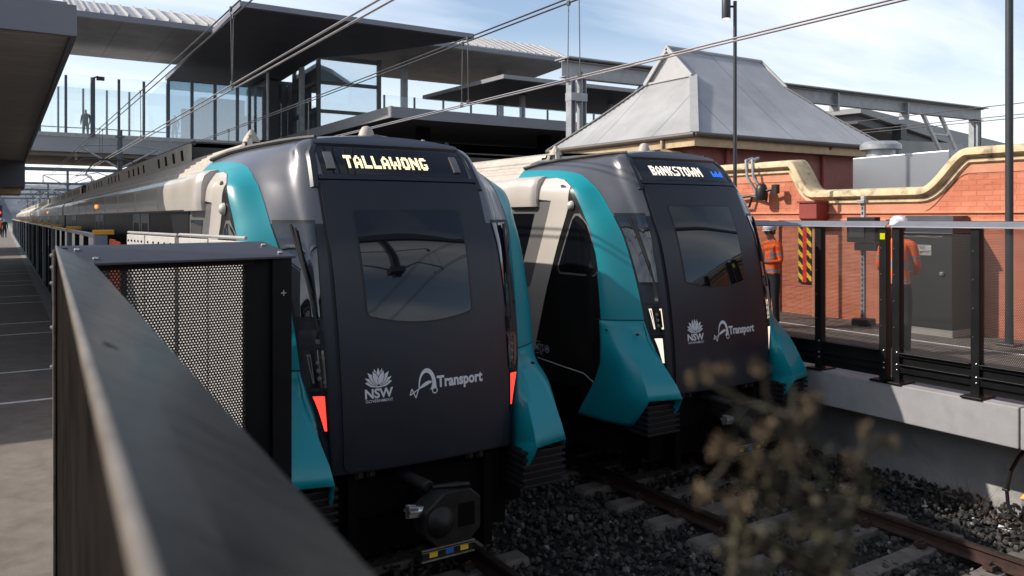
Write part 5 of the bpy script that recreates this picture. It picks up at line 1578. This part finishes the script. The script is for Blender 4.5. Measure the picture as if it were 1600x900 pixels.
# steel portal behind the old building
pg = thing('steel_portal', 'grey steel wiring portal with braced columns behind the old building', 'portal', (30, 24, 0))
YG = 24.0
a, b = at(888, 104, Y=YG), at(1528, 176, Y=YG)
def ibeam(mb, p, q, w, h, tf=.03):
    d = (Vector(q) - Vector(p)).normalized()
    up = Vector((0, 0, 1)) if abs(d.z) < .9 else Vector((1, 0, 0))
    for s in (-1, 1): mb.bar(Vector(p) + up * (s * (h / 2 - tf / 2)), Vector(q) + up * (s * (h / 2 - tf / 2)), w, tf, up=up)
    mb.bar(p, q, tf, h - 2 * tf - .004, up=up)
mb = MB(); ibeam(mb, (a.x - .3, YG, a.z - .12), (b.x + .3, YG, b.z - .12), .35, .62); mb.bar((a.x - .3, YG, a.z + .27), (b.x + .3, YG, b.z + .22), .9, .05)
for f in (.3, .55, .75): x = lerp(a.x, b.x, f); mb.box(x - .06, x + .06, YG - .25, YG + .25, a.z - .55, a.z + .3)
mb.build('beam', 'steel_grey', pg)
for x in (a.x + .12, a.x + .62): mb = MB(); ibeam(mb, (x, YG, 0), (x, YG, a.z - .44), .32, .22); mb.build('column', 'steel_grey', pg)
for x in (b.x - .6, b.x - .02): mb = MB(); ibeam(mb, (x, YG, 0), (x, YG, b.z - .44), .3, .22); mb.build('column', 'steel_grey', pg)
for z in (3.2, 5.6, 7.4): mb = MB(); mb.box(a.x + .0, a.x + .75, YG - .19, YG + .19, z, z + .3); mb.build('batten', 'steel_grey', pg)
for (p, q) in (((a.x + 3.6, a.z - .45), (a.x + .8, 5.4)), ((a.x + 4.1, a.z - .45), (a.x + 1.3, 5.4)), ((b.x - 5.5, b.z - .45), (b.x - 2.6, 5.2)), ((b.x - 3.8, b.z - .45), (b.x - 1.0, 5.2))):
    mb = MB(); mb.bar((p[0], YG, p[1]), (q[0], YG, q[1]), .16, .16); mb.build('brace', 'galv', pg)
mb = MB()
for f in (.3, .6, .85):
    mb.bar((lerp(a.x + 3.6, a.x + .8, f), YG, lerp(a.z - .45, 5.4, f)), (lerp(a.x + 4.1, a.x + 1.3, f), YG, lerp(a.z - .45, 5.4, f)), .1, .1)
    mb.bar((lerp(b.x - 5.5, b.x - 2.6, f), YG, lerp(b.z - .45, 5.2, f)), (lerp(b.x - 3.8, b.x - 1.0, f), YG, lerp(b.z - .45, 5.2, f)), .1, .1)
mb.build('rung', 'galv', pg)
# far roof on the right
m0, m1 = at(1345, 168, Z=46), at(1572, 224, Z=62)
fr_ = thing('far_canopy', 'long sloping grey canopy beyond the portal at the right', 'canopy', (m0.x, m0.y, 0))
dd = Vector((m1.x - m0.x, m1.y - m0.y, 0)).normalized(); pp = Vector((-dd.y, dd.x, 0)) * 9
mb = MB()
lo = [Vector((m0.x, m0.y, m0.z - .3)), Vector((m1.x, m1.y, m1.z - 1.5)), Vector((m1.x, m1.y, m1.z - 1.5)) + pp, Vector((m0.x, m0.y, m0.z - .3)) + pp]
mb.hexa(lo, [v + Vector((0, 0, .3 if i in (0, 3) else 1.5)) for i, v in enumerate(lo)]); mb.build('roof_sheet', 'fascia_light', fr_)
mb = MB(); lo2 = [v + Vector((0, 0, -.55)) for v in lo]; lo2 = [v + (dd * .4 if i in (0, 3) else -dd * .4) + (pp * .04 if i < 2 else -pp * .04) for i, v in enumerate(lo2)]
mb.hexa(lo2, [v + Vector((0, 0, .5)) for v in lo2]); mb.build('soffit', 'soffit_dark', fr_)
q = at(1405, 210, Z=49); mb = MB(); mb.box(q.x - .3, q.x + .3, q.y - .3, q.y + .3, 0, q.z + .6); mb.build('column', 'pole_grey', fr_)
m2, m3 = at(1398, 232, Z=40), at(1500, 235, Z=50)
mb = MB(); mb.bar(m2, m3, .4, .8); mb.build('lower_beam', 'pole_grey', fr_)

# ------------------------------------------------------------------ overhead line
def overhead(X, label, y0, y1, drop, sag):
    t = thing('overhead_line', label, 'overhead line', (X, 20, 5), 'overhead lines above the two tracks')
    zc = 5.04; zm = 6.24
    mz = lambda y: zm - sag * math.sin(math.pi * ((y + 14) % 60) / 60) ** 2
    yy = [y0 + (y1 - y0) * i / 46 for i in range(47)]
    for s in (-.055, .055):
        mb = MB(); mb.tube([(X + s, y, zc) for y in yy], .0115, 6); mb.build('contact_wire', 'wire_copper', t, smooth=True)
        mb = MB(); mb.tube([(X + s * 1.3, y, mz(y)) for y in yy], .013, 6); mb.build('messenger_wire', 'wire_metal', t, smooth=True)
    for y in drop:
        for s in (-.055, .055):
            mb = MB(); mb.tube([(X + s, y + s * 4, zc + .02), (X + s * 1.3, y + s * 4, mz(y))], .008, 5); mb.box(X + s - .015, X + s + .015, y + s * 4 - .04, y + s * 4 + .04, zc - .01, zc + .06); mb.box(X + s * 1.3 - .015, X + s * 1.3 + .015, y + s * 4 - .03, y + s * 4 + .03, mz(y) - .04, mz(y) + .03)
            mb.build('dropper', 'wire_metal', t)
    return t
overhead(2.95, 'twin overhead wires above the TALLAWONG train', -45, 230, [-7, 2.5, 12.6, 22, 32], .06)
overhead(6.9, 'twin overhead wires above the BANKSTOWN train', -45, 230, [-9, .2, 9.2, 12.4, 21, 30], .06)
t_ = thing('overhead_line', 'three thin overhead wires over the far track at the upper right', 'overhead line', (26, 20, 6))
for z in (6.52, 6.18, 6.08):
    mb = MB(); mb.tube([(26, y, z) for y in (0, 20, 40, 70, 120)], .014, 6); mb.build('wire', 'wire_metal', t_, smooth=True)
def mast(X, Y, top, label, arms, group=None):
    t = thing('wiring_mast', label, 'mast', (X, Y, -.2), group)
    mb = MB(); ibeam(mb, (X, Y, -.2), (X, Y, top), .22, .22, .02); mb.build('column', 'mast_steel', t)
    mb = MB(); mb.box(X - .28, X + .28, Y - .1, Y + .1, 4.55, 4.70); mb.box(X - .22, X + .22, Y - .08, Y + .08, top - .4, top - .3); mb.build('clamp', 'mast_steel', t)
    for s, reach in arms:
        mb = MB()
        mb.tube([(X + s * .12, Y, 5.6), (X + s * reach, Y, 6.55)], .055, 8); mb.tube([(X + s * .12, Y, 6.75), (X + s * (reach - .2), Y, 6.65), (X + s * reach, Y, 6.6)], .035, 8)
        mb.tube([(X + s * .12, Y, 5.0), (X + s * 1.0, Y, 5.3), (X + s * (reach + .2), Y, 5.12)], .022, 8)
        mb.tube([(X + s * (reach - .05), Y, 6.6), (X + s * (reach + .15), Y, 6.55), (X + s * (reach + .2), Y, 6.3)], .025, 8)
        ar = mb.build('arm', 'galv', t, smooth=True)
        mb = MB()
        for k in range(4): mb.lathe([(.02, 0), (.09, .01), (.02, .06)], (X + s * (reach + .2), Y, 5.9 + k * .08), 'z', 10)
        mb.build('insulator', 'insulator', ar, smooth=True)
    return t
mast(5.0, 45.0, 7.5, 'grey steel mast with two wiring arms standing between the tracks under the footbridge', [(-1, 1.75), (1, 1.75)])
hp = thing('wiring_portal', 'wiring portal above the camera whose hanging post is mirrored in the train windows', 'portal', (5, .4, -.3))
mb = MB(); mb.box(-9, 23, .2, .6, 7.9, 8.4); mb.build('beam', 'mast_steel', hp)
for x in (-8.9, 22.6): mb = MB(); mb.box(x, x + .3, .25, .55, PLAT if x < 0 else PLAT, 7.9); mb.build('column', 'mast_steel', hp)
mb = MB(); ibeam(mb, (4.95, .4, 4.75), (4.95, .4, 7.9), .24, .24, .025); dpp = mb.build('drop_post', 'mast_steel', hp)
mb = MB()
for s in (-1, 1):
    mb.tube([(4.95 + s * .1, .4, 6.3), (4.95 + s * 1.8, .4, 6.6)], .04, 8); mb.tube([(4.95 + s * .1, .4, 5.0), (4.95 + s * .9, .4, 5.35), (4.95 + s * 2.0, .4, 5.15)], .03, 8)
    mb.lathe([(.03, 0), (.1, .02), (.04, .08), (.1, .1), (.04, .16), (.1, .18), (.03, .24)], (4.95 + s * 1.8, .4, 6.3), 'z', 10)
mb.box(4.7, 5.2, .2, .6, 4.9, 5.1)
mb.build('arm', 'mast_steel', dpp)
for i, (Y, zb_) in enumerate(((84, 7.5), (122, 7.6), (150, 7.6), (185, 7.7), (230, 7.8))):
    t = thing('wiring_portal', ['wiring portal with a level beam across the tracks, nearest beyond the footbridge', 'second wiring portal beyond the footbridge', 'third wiring portal beyond the footbridge', 'fourth wiring portal beyond the footbridge', 'farthest wiring portal beyond the footbridge'][i], 'portal', (4, Y, 0), 'wiring portals beyond the footbridge')
    mb = MB(); mb.box(-8, 20, Y - .15, Y + .15, zb_ - .2, zb_ + .12); mb.build('beam', 'mast_steel', t)
    for x in (-7.8, 19.6): mb = MB(); mb.box(x, x + .25, Y - .13, Y + .13, -.3, zb_ - .2); mb.build('column', 'mast_steel', t)
    for x in (5.0, 11.5):
        mb = MB(); mb.box(x - .1, x + .1, Y - .1, Y + .1, 4.6, zb_ - .2); dpp = mb.build('drop_post', 'mast_steel', t)
        mb = MB()
        for s in (-1, 1): mb.tube([(x + s * .1, Y, 6.0), (x + s * 1.9, Y, 6.9)], .04, 6); mb.tube([(x + s * .1, Y, 7.0), (x + s * 1.9, Y, 6.95)], .03, 6); mb.tube([(x + s * 1.95, Y, 6.9), (x + s * 1.95, Y, 6.3)], .05, 6); mb.tube([(x + s * .1, Y, 5.3), (x + s * 2.1, Y, 5.2)], .03, 6)
        mb.build('arm', 'mast_steel', dpp)
sg = thing('signal', 'red railway signal lamp on a grey post at the far left', 'signal', (-.35, 105, PLAT))
mb = MB(); mb.tube([(-.35, 105, PLAT), (-.35, 105, 8.5)], .12, 8); mb.build('post', 'mast_steel', sg)
mb = MB(); mb.box(-.62, -.08, 104.7, 104.88, 3.1, 4.4); mb.build('head', 'hose_black', sg)
mb = MB(); mb.lathe([(.17, 0), (.17, .05)], (-.35, 104.63, 3.6), 'y', 14); mb.build('lens', 'lamp_red', sg)
# ------------------------------------------------------------------ people
BONES = {  # joint: (parent, position, radius)
 'pelvis': (None, (0, 0, .95), (.165, .125)), 'waist': ('pelvis', (0, 0, 1.08), (.155, .115)), 'chest': ('waist', (0, .005, 1.30), (.18, .13)), 'neckbase': ('chest', (0, -.005, 1.46), (.11, .09)),
 'neck': ('neckbase', (0, .005, 1.525), (.058, .06)), 'jaw': ('neck', (0, .035, 1.595), (.068, .082)), 'brow': ('jaw', (0, .022, 1.675), (.076, .094)), 'top': ('brow', (0, .012, 1.735), (.052, .065)),
 'ls': ('neckbase', (-.17, -.005, 1.435), (.075, .075)), 'le': ('ls', (-.235, .0, 1.14), (.052, .052)), 'lw': ('le', (-.225, .12, .93), (.034, .036)), 'lh': ('lw', (-.215, .165, .855), (.024, .042)),
 'rs': ('neckbase', (.17, -.005, 1.435), (.075, .075)), 're': ('rs', (.235, .0, 1.14), (.052, .052)), 'rw': ('re', (.225, .12, .93), (.034, .036)), 'rh': ('rw', (.215, .165, .855), (.024, .042)),
 'lt': ('pelvis', (-.095, 0, .86), (.10, .105)), 'lk': ('lt', (-.105, .015, .49), (.066, .066)), 'la': ('lk', (-.11, -.02, .10), (.048, .05)), 'lf': ('la', (-.125, .12, .045), (.045, .035)),
 'rt': ('pelvis', (.095, 0, .86), (.10, .105)), 'rk': ('rt', (.105, .015, .49), (.066, .066)), 'ra': ('rk', (.11, -.02, .10), (.048, .05)), 'rf': ('ra', (.125, .12, .045), (.045, .035))}
def person(label, loc, rot, pose=None, top='hivis', legs='trousers', bands=True, hat='helmet', level=2, group=None, hair='hair_dark'):
    J = {k: list(v) for k, v in BONES.items()}
    for k, v in (pose or {}).items(): J[k][1] = v
    names = list(J)
    me = bpy.data.meshes.new('person_body')
    me.from_pydata([J[k][1] for k in names], [(names.index(J[k][0]), i) for i, k in enumerate(names) if J[k][0]], [])
    ob = bpy.data.objects.new('person_body', me); COL.objects.link(ob)
    md = ob.modifiers.new('skin', 'SKIN'); md.use_smooth_shade = True; md.branch_smoothing = .6
    for i, k in enumerate(names):
        sv = me.skin_vertices[0].data[i]; sv.radius = J[k][2]; sv.use_root = (k == 'pelvis')
    sb = ob.modifiers.new('sub', 'SUBSURF'); sb.levels = level; sb.render_levels = level
    dg = bpy.context.evaluated_depsgraph_get()
    body = bpy.data.meshes.new_from_object(ob.evaluated_get(dg)); body.name = 'person'
    bpy.data.objects.remove(ob)
    mats = [top, legs, 'skin', 'boots', 'reflective']
    body.materials.clear()
    for m in mats: body.materials.append(MATS[m])
    segs = [(Vector(J[J[k][0]][1]), Vector(J[k][1]), k) for k in names if J[k][0]]
    KM = {'neck': 2, 'jaw': 2, 'brow': 2, 'top': 2, 'lh': 2, 'rh': 2, 'lf': 3, 'rf': 3, 'lt': 1, 'rt': 1, 'lk': 1, 'rk': 1, 'la': 1, 'ra': 1}
    wz, cz = J['waist'][1][2], J['chest'][1][2]
    for p in body.polygons:
        c = p.center; best = None
        for a, b, k in segs:
            d = b - a; t = max(0, min(1, (c - a).dot(d) / d.length_squared)); q = (a + d * t - c).length
            if best is None or q < best[0]: best = (q, k, t)
        k = best[1]; m = KM.get(k, 0)
        if k in ('lt', 'rt') and c.z > .93: m = 0
        if bands and m == 0:
            if k in ('waist', 'pelvis', 'lt', 'rt', 'chest') and (abs(c.z - wz + .10) < .03 or abs(c.z - wz - .09) < .03): m = 4
            if k in ('chest', 'neckbase') and c.y < 0 and abs(abs(c.x) - abs(c.z - cz - .0) * .75) < .03: m = 4
            if k in ('chest', 'neckbase') and c.y > 0 and abs(abs(c.x) - .09) < .022: m = 4
            if k in ('le', 're') and .5 < best[2] < .66: m = 4
        p.material_index = m; p.use_smooth = True
    base = Vector(loc)
    o = bpy.data.objects.new('person', body); COL.objects.link(o)
    o.location = base; o.rotation_euler = (0, 0, rot); WL[o] = Vector((0, 0, 0))
    tag(o, label, 'person', group)
    h = Vector(J['brow'][1])
    if level > 1:
        # fingers and thumb on each hand, and the features of the face, all in the same skin
        mb = MB()
        for s, wk, hk in ((-1, 'lw', 'lh'), (1, 'rw', 'rh')):
            w_, q = Vector(J[wk][1]), Vector(J[hk][1]); d = (q - w_).normalized()
            sd = Vector((0, 1, 0)) - d * d.y; sd.normalize(); inn = d.cross(sd) * s
            for i, L in enumerate((.062, .072, .068, .052)):
                a = q + sd * (.030 - .02 * i)
                mb.tube([a - d * .01, a + d * L * .5 + inn * .006, a + d * L * .85 + inn * .028, a + d * L + inn * .045], [.0098, .0092, .0085, .006], 6)
            a = w_.lerp(q, .55) + sd * .032
            mb.tube([a, a + d * .03 + sd * .022, a + d * .06 + sd * .02 + inn * .012], [.011, .010, .007], 6)
        mb.tube([h + Vector((0, .088, .0)), h + Vector((0, .108, -.035)), h + Vector((0, .085, -.045))], [.010, .017, .012], 6)
        for s in (-1, 1):
            mb.tube([h + Vector((s * .073, -.005, .012)), h + Vector((s * .082, -.012, -.012)), h + Vector((s * .072, .0, -.042))], [.012, .018, .010], 6)
        n0 = len(body.polygons)
        mb.build('hands_and_face', 'skin', o, smooth='all')
        mb = MB()
        for s in (-1, 1): mb.lathe([(.002, -.004), (.010, 0), (.010, .004), (.002, .010)], h + Vector((s * .032, .082, .005)), 'y', 8)
        mb.build('eyes', 'hair_dark', o)
        mb = MB(); mb.lathe([(.078, -.055), (.086, -.02), (.082, .03), (.06, .072), (.01, .085)], h + Vector((0, -.018, 0)), 'z', 14); mb.build('hair', hair, o, smooth='all')
    if hat:
        mb = MB()
        prof = [(.112, .022), (.118, .03), (.116, .07), (.100, .115), (.068, .145), (.02, .158), (.001, .159)]
        mb.lathe([(r, z) for r, z in prof], h + Vector((0, .0, -.005)), 'z', 18)
        n = 12
        rim = [(h.x + .108 * math.cos(math.pi * k / n), h.y + .09 * math.sin(math.pi * k / n), h.z + .018) for k in range(n + 1)]
        brim = [(h.x + .10 * math.cos(math.pi * k / n), h.y + .16 * math.sin(math.pi * k / n), h.z + .002) for k in range(n + 1)]
        mb.grid([rim, brim])
        mb.build('hard_hat', hat, o, smooth=True)
    return o
w1 = at(1206, 357, X=11.2)
person('worker in orange jacket and white hard hat beside the BANKSTOWN train, half hidden by it', (11.2, w1.y, PLAT), R(78),
       {'lw': (-.19, .24, 1.12), 'lh': (-.15, .31, 1.14), 'rw': (.19, .24, 1.10), 'rh': (.14, .31, 1.12), 'jaw': (0, .05, 1.585), 'brow': (0, .045, 1.662), 'top': (0, .035, 1.722)}, level=3)
w2 = at(1405, 450, X=10.5)
person('worker in orange jacket with grey crossed back straps, facing the dark cabinet', (10.5, w2.y + .02, PLAT), R(-62),
       {'chest': (0, .03, 1.31), 'neckbase': (0, .05, 1.475), 'neck': (0, .085, 1.54), 'jaw': (.0, .14, 1.605), 'brow': (.0, .15, 1.685), 'top': (.0, .145, 1.745),
        'ls': (-.18, .03, 1.445), 'rs': (.18, .03, 1.445), 'le': (-.225, .05, 1.16), 're': (.225, .07, 1.16), 'lw': (-.20, .25, 1.05), 'lh': (-.15, .32, 1.05), 'rw': (.2, .26, 1.06), 'rh': (.15, .33, 1.07)}, level=3).scale = (1.045, 1.045, 1.045)
pf = at(7, 372, z=PLAT)
person('person in dark coat walking far along the left platform', (pf.x, pf.y, PLAT), R(0), {'lf': (-.125, .22, .045), 'la': (-.11, .12, .10), 'ra': (.11, -.22, .14), 'rf': (.12, -.12, .06)}, top='dark_cloth', legs='dark_cloth', bands=False, hat=None, level=1)
person('person in orange vest and white helmet beside the dark coated walker on the left platform', (pf.x - .35, pf.y + 2.5, PLAT), R(180), None, level=1)
zt_ = at(220, 213, Y=54).z
for px, lab, tp in ((134, 'dark figure leaning at the rail by the camera post on the footbridge', 'dark_cloth'), (273, 'person standing behind the first pane of the glass hall', 'dark_cloth'), (382, 'person in red top inside the glass hall', 'orange_red')):
    Yp = 56.2
    x = at(px, 190, Y=Yp).x
    q = person(lab, (x, Yp, zt_ - .2), R(160), None, top=tp, legs='dark_cloth', bands=False, hat=None, level=1)
    q.scale = (1.1, 1.1, 1.1)

# ------------------------------------------------------------------ weed in front of the lens, litter and fittings by the far wall
rw = random.Random(11)
def leafy(mb, c, r, n, w):
    for _ in range(n):
        d = Vector((rw.gauss(0, 1), rw.gauss(0, 1), rw.gauss(0, 1))).normalized()
        a = Vector(c) + d * r * rw.uniform(.05, .5); L = r * rw.uniform(.5, 1.0)
        sd = d.cross(Vector((rw.gauss(0, 1), rw.gauss(0, 1), rw.gauss(0, 1)))).normalized() * w * rw.uniform(.6, 1.2)
        m_ = a + d * L * .5 + Vector((0, 0, -.002)); up = d.cross(sd).normalized() * w * .35
        mb.add([a, m_ + sd, a + d * L, m_ - sd, m_ + up], [(0, 1, 4), (1, 2, 4), (2, 3, 4), (3, 0, 4)])
def weed(label, base_px, D, stems, seeds, leaves):
    k_ = D / 1.12
    seeds = [(a, b, r * k_, d * k_) for a, b, r, d in seeds]; leaves = [(a, b, r * k_, d * k_) for a, b, r, d in leaves]; stems = [[(a, b, d * k_) for a, b, d in s_] for s_ in stems]
    b0 = at(base_px, 1000, Z=D); g0 = Vector((b0.x, b0.y, PLAT - .02))
    t = thing('dried_weed', label, 'weed', g0)
    for st in stems:
        P = [at(px, py, Z=D + dd) for px, py, dd in st]
        if st[0][1] >= 890: P = [g0, g0.lerp(P[0], .5) + Vector((.01, .01, 0))] + P
        # many short pieces with a slight wander
        Q = []
        for a, b in zip(P, P[1:]):
            for k in range(5):
                Q.append(a.lerp(b, k / 5) + Vector((rw.uniform(-1, 1), rw.uniform(-1, 1), 0)) * (.001 if k else 0))
        Q.append(P[-1])
        r0 = .0034 if st[0][1] >= 890 else .0018
        mb = MB(); mb.tube(Q, [lerp(r0, .0009, i / (len(Q) - 1)) for i in range(len(Q))], 6); mb.build('stem', 'weed_stem', t, smooth=True)
    for px, py, r, dd in seeds:
        mb = MB(); c = at(px, py, Z=D + dd); leafy(mb, c, r * .95, 22, r * .25); leafy(mb, c, r * .5, 14, r * .25); mb.build('seed_head', 'weed_seed', t, fixn=False)
    for px, py, r, dd in leaves:
        mb = MB(); leafy(mb, at(px, py, Z=D + dd), r * 1.0, 15, r * .19); mb.build('leaf_cluster', 'weed_leaf', t, fixn=False)
weed('tall dried weed with tan seed heads blurred close before the right train', 1250, .44,
     [[(1252, 905, 0), (1244, 760, .01), (1236, 650, .02), (1240, 600, .03)], [(1246, 800, .01), (1200, 730, -.02), (1165, 660, -.04), (1130, 575, -.05)], [(1242, 720, .01), (1270, 660, .03), (1282, 610, .05)],
      [(1238, 690, .02), (1205, 640, .0), (1190, 570, -.02)], [(1200, 730, -.02), (1150, 700, -.05), (1105, 760, -.05)], [(1236, 650, .02), (1170, 630, .05), (1080, 585, .06)],
      [(1250, 870, 0), (1190, 845, .02), (1140, 870, .02)], [(1165, 660, -.04), (1140, 655, -.05)], [(1248, 840, 0), (1300, 790, .03), (1330, 760, .05)]],
     [(1106, 578, .014, -.05), (1132, 574, .011, -.05), (1186, 572, .016, -.02), (1080, 590, .011, .06), (1135, 690, .020, -.05), (1182, 722, .024, -.03), (1098, 770, .020, -.05),
      (1155, 782, .024, -.02), (1272, 622, .018, .04), (1256, 650, .020, .03), (1190, 668, .020, 0), (1235, 705, .018, 0), (1120, 700, .015, -.04)],
     [(1200, 715, .035, 0), (1240, 750, .045, .01), (1185, 760, .035, 0), (1225, 800, .045, 0), (1268, 720, .035, .03), (1140, 872, .05, .02), (1200, 850, .04, .01), (1290, 790, .04, .03), (1238, 662, .03, .02), (1160, 850, .04, .02), (1262, 850, .045, 0)])
weed('thin dried weed stalk right of the tall weed, blurred close to the camera', 1330, .42,
     [[(1318, 905, 0), (1330, 800, .01), (1345, 710, .02), (1352, 670, .02)], [(1345, 710, .02), (1375, 685, .03), (1400, 700, .03)], [(1330, 800, .01), (1285, 830, 0), (1262, 800, 0)]],
     [(1328, 718, .016, .01), (1352, 668, .013, .02), (1392, 690, .012, .03), (1372, 688, .010, .03)],
     [(1350, 770, .028, .01), (1320, 850, .035, 0), (1300, 870, .04, 0), (1275, 820, .03, 0), (1355, 740, .022, .01)])

gz0 = -.10
gr = thing('dry_grass', 'tuft of dry grass at the foot of the right platform wall', 'grass tuft', at(1500, 805, X=9.2))
g0 = at(1500, 808, X=9.15)
mb = MB()
for _ in range(60):
    a = g0 + Vector((rw.uniform(-.06, .05), rw.uniform(-.28, .28), -.05)); d = Vector((rw.uniform(-.12, .02), rw.uniform(-.25, .25), rw.uniform(.12, .55)))
    mb.tube([a, a + d * .6 + Vector((0, 0, .04)), a + d], [.0022, .0018, .0006], 4)
mb.build('blades', 'dry_grass', gr)
cbx = at(1560, 828, X=9.0)
mb = MB()
n = 9
P = [[cbx + Vector((-.16 + .30 * i / n, .24 - .48 * j / n, .035 * math.sin(i * 1.3 + j * .8) + .03 * rw.uniform(-1, 1) + .10 * (i / n))) for j in range(n + 1)] for i in range(n + 1)]
mb.grid(P); tag(mb.build('cardboard_sheet', 'cardboard', None, smooth='all', solid=.006), 'crumpled brown cardboard lying on the ballast by the right wall', 'cardboard')
q0, q1 = at(1496, 851, X=8.55), at(1527, 862, X=8.5)
mb = MB(); mb.bar(q0, q1, .03, .012); tag(mb.build('wood_strip', 'stick_yellow', None), 'pale yellow wooden strip lying on the dark ballast', 'wood strip')
for px, py, X, w, l in ((1445, 812, 8.9, .05, .06), (1437, 828, 8.75, .05, .07), (1540, 838, 8.8, .05, .24), (1361, 875, 7.9, .05, .07), (1300, 765, 9.0, .05, .05), (1364, 895, 7.9, .05, .06)):
    c = at(px, py, X=X); c.z = max(c.z, -.20)
    mb = MB(); mb.grid([[c + Vector((w * (i / 3 - .5) * 2, l * (j / 3 - .5) * 2, .02 * rw.uniform(-1, 1))) for j in range(4)] for i in range(4)])
    tag(mb.build('paper_scrap', 'scrap_white', None, solid=.002), 'small white paper scrap lying on the ballast', 'scrap', 'white paper scraps on the ballast')
hs = thing('cable_loop', 'black flexible cable hanging in a loop under the right platform edge', 'cable', at(1580, 720, X=8.95))
mb = MB(); mb.tube([at(px, py, X=8.95) for px, py in ((1604, 702), (1592, 714), (1580, 735), (1573, 765), (1575, 788), (1583, 803), (1593, 809), (1599, 800), (1602, 785))], .019, 10); mb.build('hose', 'hose_black', hs, smooth=True)
q = at(1572, 765, X=8.95); mb = MB(); mb.box(q.x - .03, q.x + .03, q.y - .03, q.y + .03, q.z - .012, q.z + .012); mb.build('clip', 'hose_black', hs, bevel=.004)
dv = thing('trackside_device', 'orange topped trackside device at the right edge under the platform', 'device', at(1600, 790, X=8.9))
q = at(1602, 774, X=8.86)
mb = MB(); mb.hexa([(q.x - .1, q.y - .14, q.z - .02), (q.x + .1, q.y - .14, q.z - .02), (q.x + .1, q.y + .015, q.z - .02), (q.x - .1, q.y + .015, q.z - .02)], [(q.x - .08, q.y - .12, q.z + .05), (q.x + .08, q.y - .12, q.z + .05), (q.x + .08, q.y - .01, q.z + .03), (q.x - .08, q.y - .01, q.z + .03)]); mb.build('lid', 'device_orange', dv, bevel=.01)
mb = MB(); mb.box(q.x - .08, q.x + .08, q.y - .11, q.y + .005, q.z - .09, q.z - .021); mb.build('case', 'galv', dv, bevel=.008)
mb = MB(); mb.box(q.x - .04, q.x + .04, q.y - .06, q.y + .0, -.3, q.z - .09); mb.build('stand', 'hose_black', dv)

# ------------------------------------------------------------------ behind the camera: unseen block added to darken what the train fronts mirror
wb = thing('added_dark_block', 'plain dark grey block added unseen behind the camera to darken the train reflections', 'added_dark_block', (5, -28, 0))
mb = MB(); mb.box(-40, 45, -36, -28, -.6, 7.5); mb.build('wall', 'brick_dark', wb)
mb = MB(); mb.hexa([(-41, -37, 7.5), (46, -37, 7.5), (46, -27.5, 7.5), (-41, -27.5, 7.5)], [(-41, -33, 9.6), (46, -33, 9.6), (46, -32, 9.6), (-41, -32, 9.6)]); mb.build('roof', 'roof_kit', wb)
for k in range(12):
    mb = MB(); mb.box(-36 + k * 6.4, -33.4 + k * 6.4, -27.99, -27.9, 2, 5); mb.build('window', 'dark_glass', wb)
